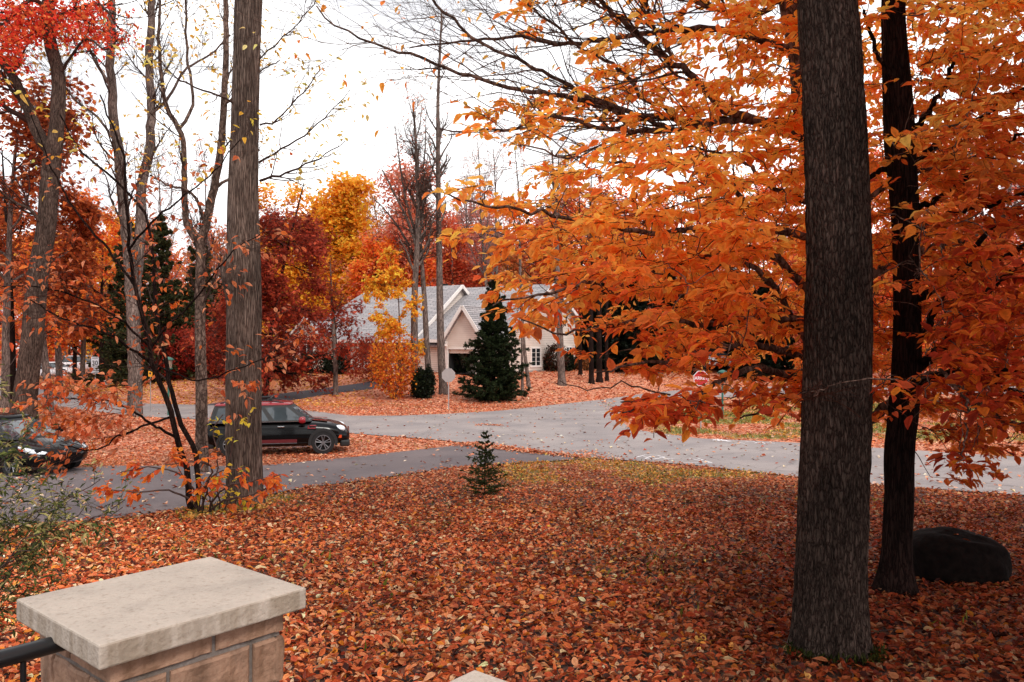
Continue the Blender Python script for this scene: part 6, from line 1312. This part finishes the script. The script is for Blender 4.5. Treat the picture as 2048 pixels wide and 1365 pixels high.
def pillar(centre, label):
    rz = math.atan2(eu[1], eu[0]); g = float(gz(*centre)) ; zt = CAMZ - kH
    r = thing('stone_pillar', (centre[0], centre[1], g), label, 'pillar', 'stone pillars at the foot of the steps', rz); h = zt - g; T = .066
    # cap: subdivided, slightly uneven
    mb = MB(); nx, ny = 26, 26; xs = np.linspace(-Lu / 2, Lu / 2, nx); ys = np.linspace(-Lv / 2, Lv / 2, ny)
    mb.box((0, 0, h - T / 2), (Lu, Lv, T)); cap = mb.build('cap', M['cap'], r, bevel=.006)
    iu, iv = Lu / 2 - .05, Lv / 2 - .05
    part(r, 'mortar_core', 'mortar', lambda mb: mb.box((0, 0, (h - T) / 2 - .03), (2 * iu - .02, 2 * iv - .02, h - T + .06)))
    z = h - T - .004; rows = [.078, .155, .12, .19, .15, .2, .14, .2, .2, .2]; k = 0
    mb = MB()
    splits = [[.56], [.30, .79], [.45], [.62], [.35, .7], [.5], [.4], [.6], [.5], [.5]]
    for rh, sp in zip(rows, splits):
        if z < -.05: break
        z0, z1 = z - rh + .016, z
        for face in range(4):
            half, dep = (iu, iv) if face % 2 == 0 else (iv, iu)
            s_ = sp if face % 2 == 0 else [1 - q for q in sp[::-1]]; ed = [0] + list(s_) + [1]
            for a_, b_ in zip(ed[:-1], ed[1:]):
                x0 = -half + 2 * half * a_ + (.006 if a_ > 0 else 0.0); x1 = -half + 2 * half * b_ - (.006 if b_ < 1 else .022)
                n = 33; X, Z = np.meshgrid(np.linspace(x0, x1, n), np.linspace(z0, z1, 17)); dd = np.full(X.shape, dep) + .016 * (fbm(X * 14 + face * 9 + 50, Z * 18 + 50 + k, 4) - .4); edg = (X <= x0 + 1e-6) | (X >= x1 - 1e-6) | (Z <= z0 + 1e-6) | (Z >= z1 - 1e-6); dd[edg] -= .006
                P_ = np.stack([X, -dd, Z], -1); back = P_.copy(); back[..., 1] = -(dep - .03)
                a0 = face * math.pi / 2; Rm = np.array([[math.cos(a0), math.sin(a0), 0], [-math.sin(a0), math.cos(a0), 0], [0, 0, 1]])
                idx = np.arange(17 * n).reshape(17, n); mb.add(P_.reshape(-1, 3) @ Rm, np.stack([idx[:-1, :-1], idx[:-1, 1:], idx[1:, 1:], idx[1:, :-1]], -1).reshape(-1, 4))
                for line in (idx[0], idx[-1], idx[:, 0], idx[:, -1]):
                    A_ = P_.reshape(-1, 3)[line]; B_ = back.reshape(-1, 3)[line]; m_ = len(line); mb.add(np.concatenate([A_, B_]) @ Rm, [[i, i + 1, m_ + i + 1, m_ + i] for i in range(m_ - 1)])
                k += 1
        z -= rh
    mb.build('stonework', M['block'], r); return r
pillar(cen, 'square stone pillar with pale slab cap at the bottom left corner')
far = np.array([-.093, 1.88]); cen2 = far - (Bp - cen)
pillar(cen2, 'second stone pillar with only its slab corner showing at the bottom edge')
# railing running left into the first pillar
rd = -eu; q0 = cen - eu * (Lu / 2 - .06) + ev * .02; zr = CAMZ - .845
rr_ = thing('metal_railing', (q0[0], q0[1], float(gz(*q0))), 'black metal handrail entering the left side of the stone pillar', 'railing')
gq = float(gz(*q0))
part(rr_, 'handrail', 'railblack', lambda mb: tubes(mb, np.array([[0, 0, zr - gq], [rd[0] * .3, rd[1] * .3, zr - gq], [rd[0] * 1.2, rd[1] * 1.2, zr - gq]]), np.full(3, .024), 16, cap=True))
part(rr_, 'lower_rail', 'railblack', lambda mb: tubes(mb, np.array([[0, 0, .35], [rd[0] * 1.2, rd[1] * 1.2, .35]]), np.full(2, .018), 12))
for k in range(1, 9):
    part(rr_, 'baluster', 'railblack', lambda mb: tubes(mb, np.array([[rd[0] * .13 * k, rd[1] * .13 * k, .34], [rd[0] * .13 * k, rd[1] * .13 * k, zr - gq]]), np.full(2, .008), 8))

# ================================================================== GREEN SHRUB AT THE LEFT EDGE
bg_ = at(-60, 4.6)
gr = thing('willow_shrub', bg_, 'airy shrub with small narrow green leaves at the left edge', 'shrub')
st = []
for tgt in [(40, 900), (200, 960), (250, 1000), (245, 1015), (180, 1040), (130, 1080), (100, 1130), (60, 1100), (30, 1180), (90, 1200), (20, 960), (150, 990), (60, 860), (20, 880), (-20, 920), (80, 945), (100, 1010), (10, 1050), (40, 700)]:
    s0 = (-70 + rng.uniform(-30, 20), 1330); m1 = (s0[0] * .6 + tgt[0] * .4 - 40, 1330 + (tgt[1] - 1330) * .62); st.append(limb([s0, m1, ((m1[0] + tgt[0]) / 2, m1[1] * .45 + tgt[1] * .55 - 12), tgt], 4.6 + rng.uniform(-.5, .4), 4.3 + rng.uniform(-.7, .5), 5, 1.5, 22))
mb = MB()
for q, r in st: q[:, 2] = np.maximum(q[:, 2], gz(q[:, 0], q[:, 1])); tubes(mb, q, r * .8, 4)
mb.build('stem', M['twig'], gr, local=bg_)
mb = MB(); q, r = pad(st, 22); a1, ar = spawn(q, r, 12, .4, 1, 45, (.14, .42), 8, .12, (0, 0, .01), rmin=.0018); a2, ar2 = spawn(a1, ar, 2, .1, .9, 40, (.08, .2), 6, .1, rmin=.0012)
tubes(mb, a1, ar, 3, lin((70, 60, 40))); tubes(mb, a2, ar2, 3, lin((70, 60, 40)))
for w, kp in ((a1, .6), (a2, .7)):
    p, d, nn = leaves_on(w, kp, .15, .8, .01); leaves(mb, p, d, nn, rng.uniform(.022, .05, len(p)), pal([(86, 98, 52), (110, 116, 62), (66, 80, 46), (160, 154, 96), (190, 176, 120), (54, 64, 38)], len(p), .2), 'full', .2, .55)
mb.build('foliage', M['leaf'], gr, local=bg_)
# ================================================================== CAMERA, LIGHT, WORLD
cam = bpy.data.cameras.new('camera'); co = bpy.data.objects.new('camera', cam); COL.objects.link(co)
co.location = (0, 0, CAMZ); co.rotation_euler = (math.pi / 2, 0, 0)
cam.sensor_width = 36; cam.lens = F / 2048 * 36; cam.shift_y = (HY - 682.5) / 2048; cam.clip_end = 2000; cam.clip_start = .05
sc.camera = co
w = bpy.data.worlds.new('World'); sc.world = w; w.use_nodes = True; nt = w.node_tree
bg = nt.nodes['Background']; sky = nt.nodes.new('ShaderNodeTexSky'); sky.sky_type = 'NISHITA'; sky.sun_disc = False
EL, AZ = math.radians(42), math.radians(150)   # sun from behind the camera, a little to the right
sky.sun_elevation = EL; sky.sun_rotation = AZ; sky.dust_density = 3; sky.air_density = 1.2
hs = node(nt, 'ShaderNodeHueSaturation', Saturation=.12, Value=1.0); nt.links.new(sky.outputs[0], hs.inputs['Color'])
tc = nt.nodes.new('ShaderNodeTexCoord'); mp = nt.nodes.new('ShaderNodeMapping'); mp.inputs['Scale'].default_value = (1, 1, 3.2); nt.links.new(tc.outputs['Generated'], mp.inputs['Vector'])
nz = node(nt, 'ShaderNodeTexNoise', Scale=1.6, Detail=5.0, Roughness=.5); nt.links.new(mp.outputs[0], nz.inputs['Vector'])
cr = ramp(nt, [(0.36, (4.5, 4.55, 5.0, 1)), (0.48, (6.6, 6.6, 6.9, 1)), (0.6, (12.5, 12.4, 12.4, 1))]); nt.links.new(nz.outputs['Fac'], cr.inputs['Fac'])
mx = node(nt, 'ShaderNodeMix', data_type='RGBA'); mx.inputs[0].default_value = .82
nt.links.new(hs.outputs['Color'], mx.inputs[6]); nt.links.new(cr.outputs['Color'], mx.inputs[7])
nt.links.new(mx.outputs[2], bg.inputs['Color']); bg.inputs['Strength'].default_value = .178
sl = bpy.data.lights.new('sun', 'SUN'); sl.energy = 2.0; sl.angle = math.radians(14); sl.color = (1, .95, .88)
so = bpy.data.objects.new('sun', sl); COL.objects.link(so)
dv = Vector((math.sin(AZ) * math.cos(EL), math.cos(AZ) * math.cos(EL), math.sin(EL)))
so.rotation_euler = dv.to_track_quat('Z', 'Y').to_euler()
sc.view_settings.view_transform = 'Standard'; sc.view_settings.look = 'None'; sc.view_settings.exposure = 0
sc.render.engine = 'CYCLES'; sc.cycles.max_bounces = 7; sc.cycles.transparent_max_bounces = 4; sc.cycles.use_denoising = True
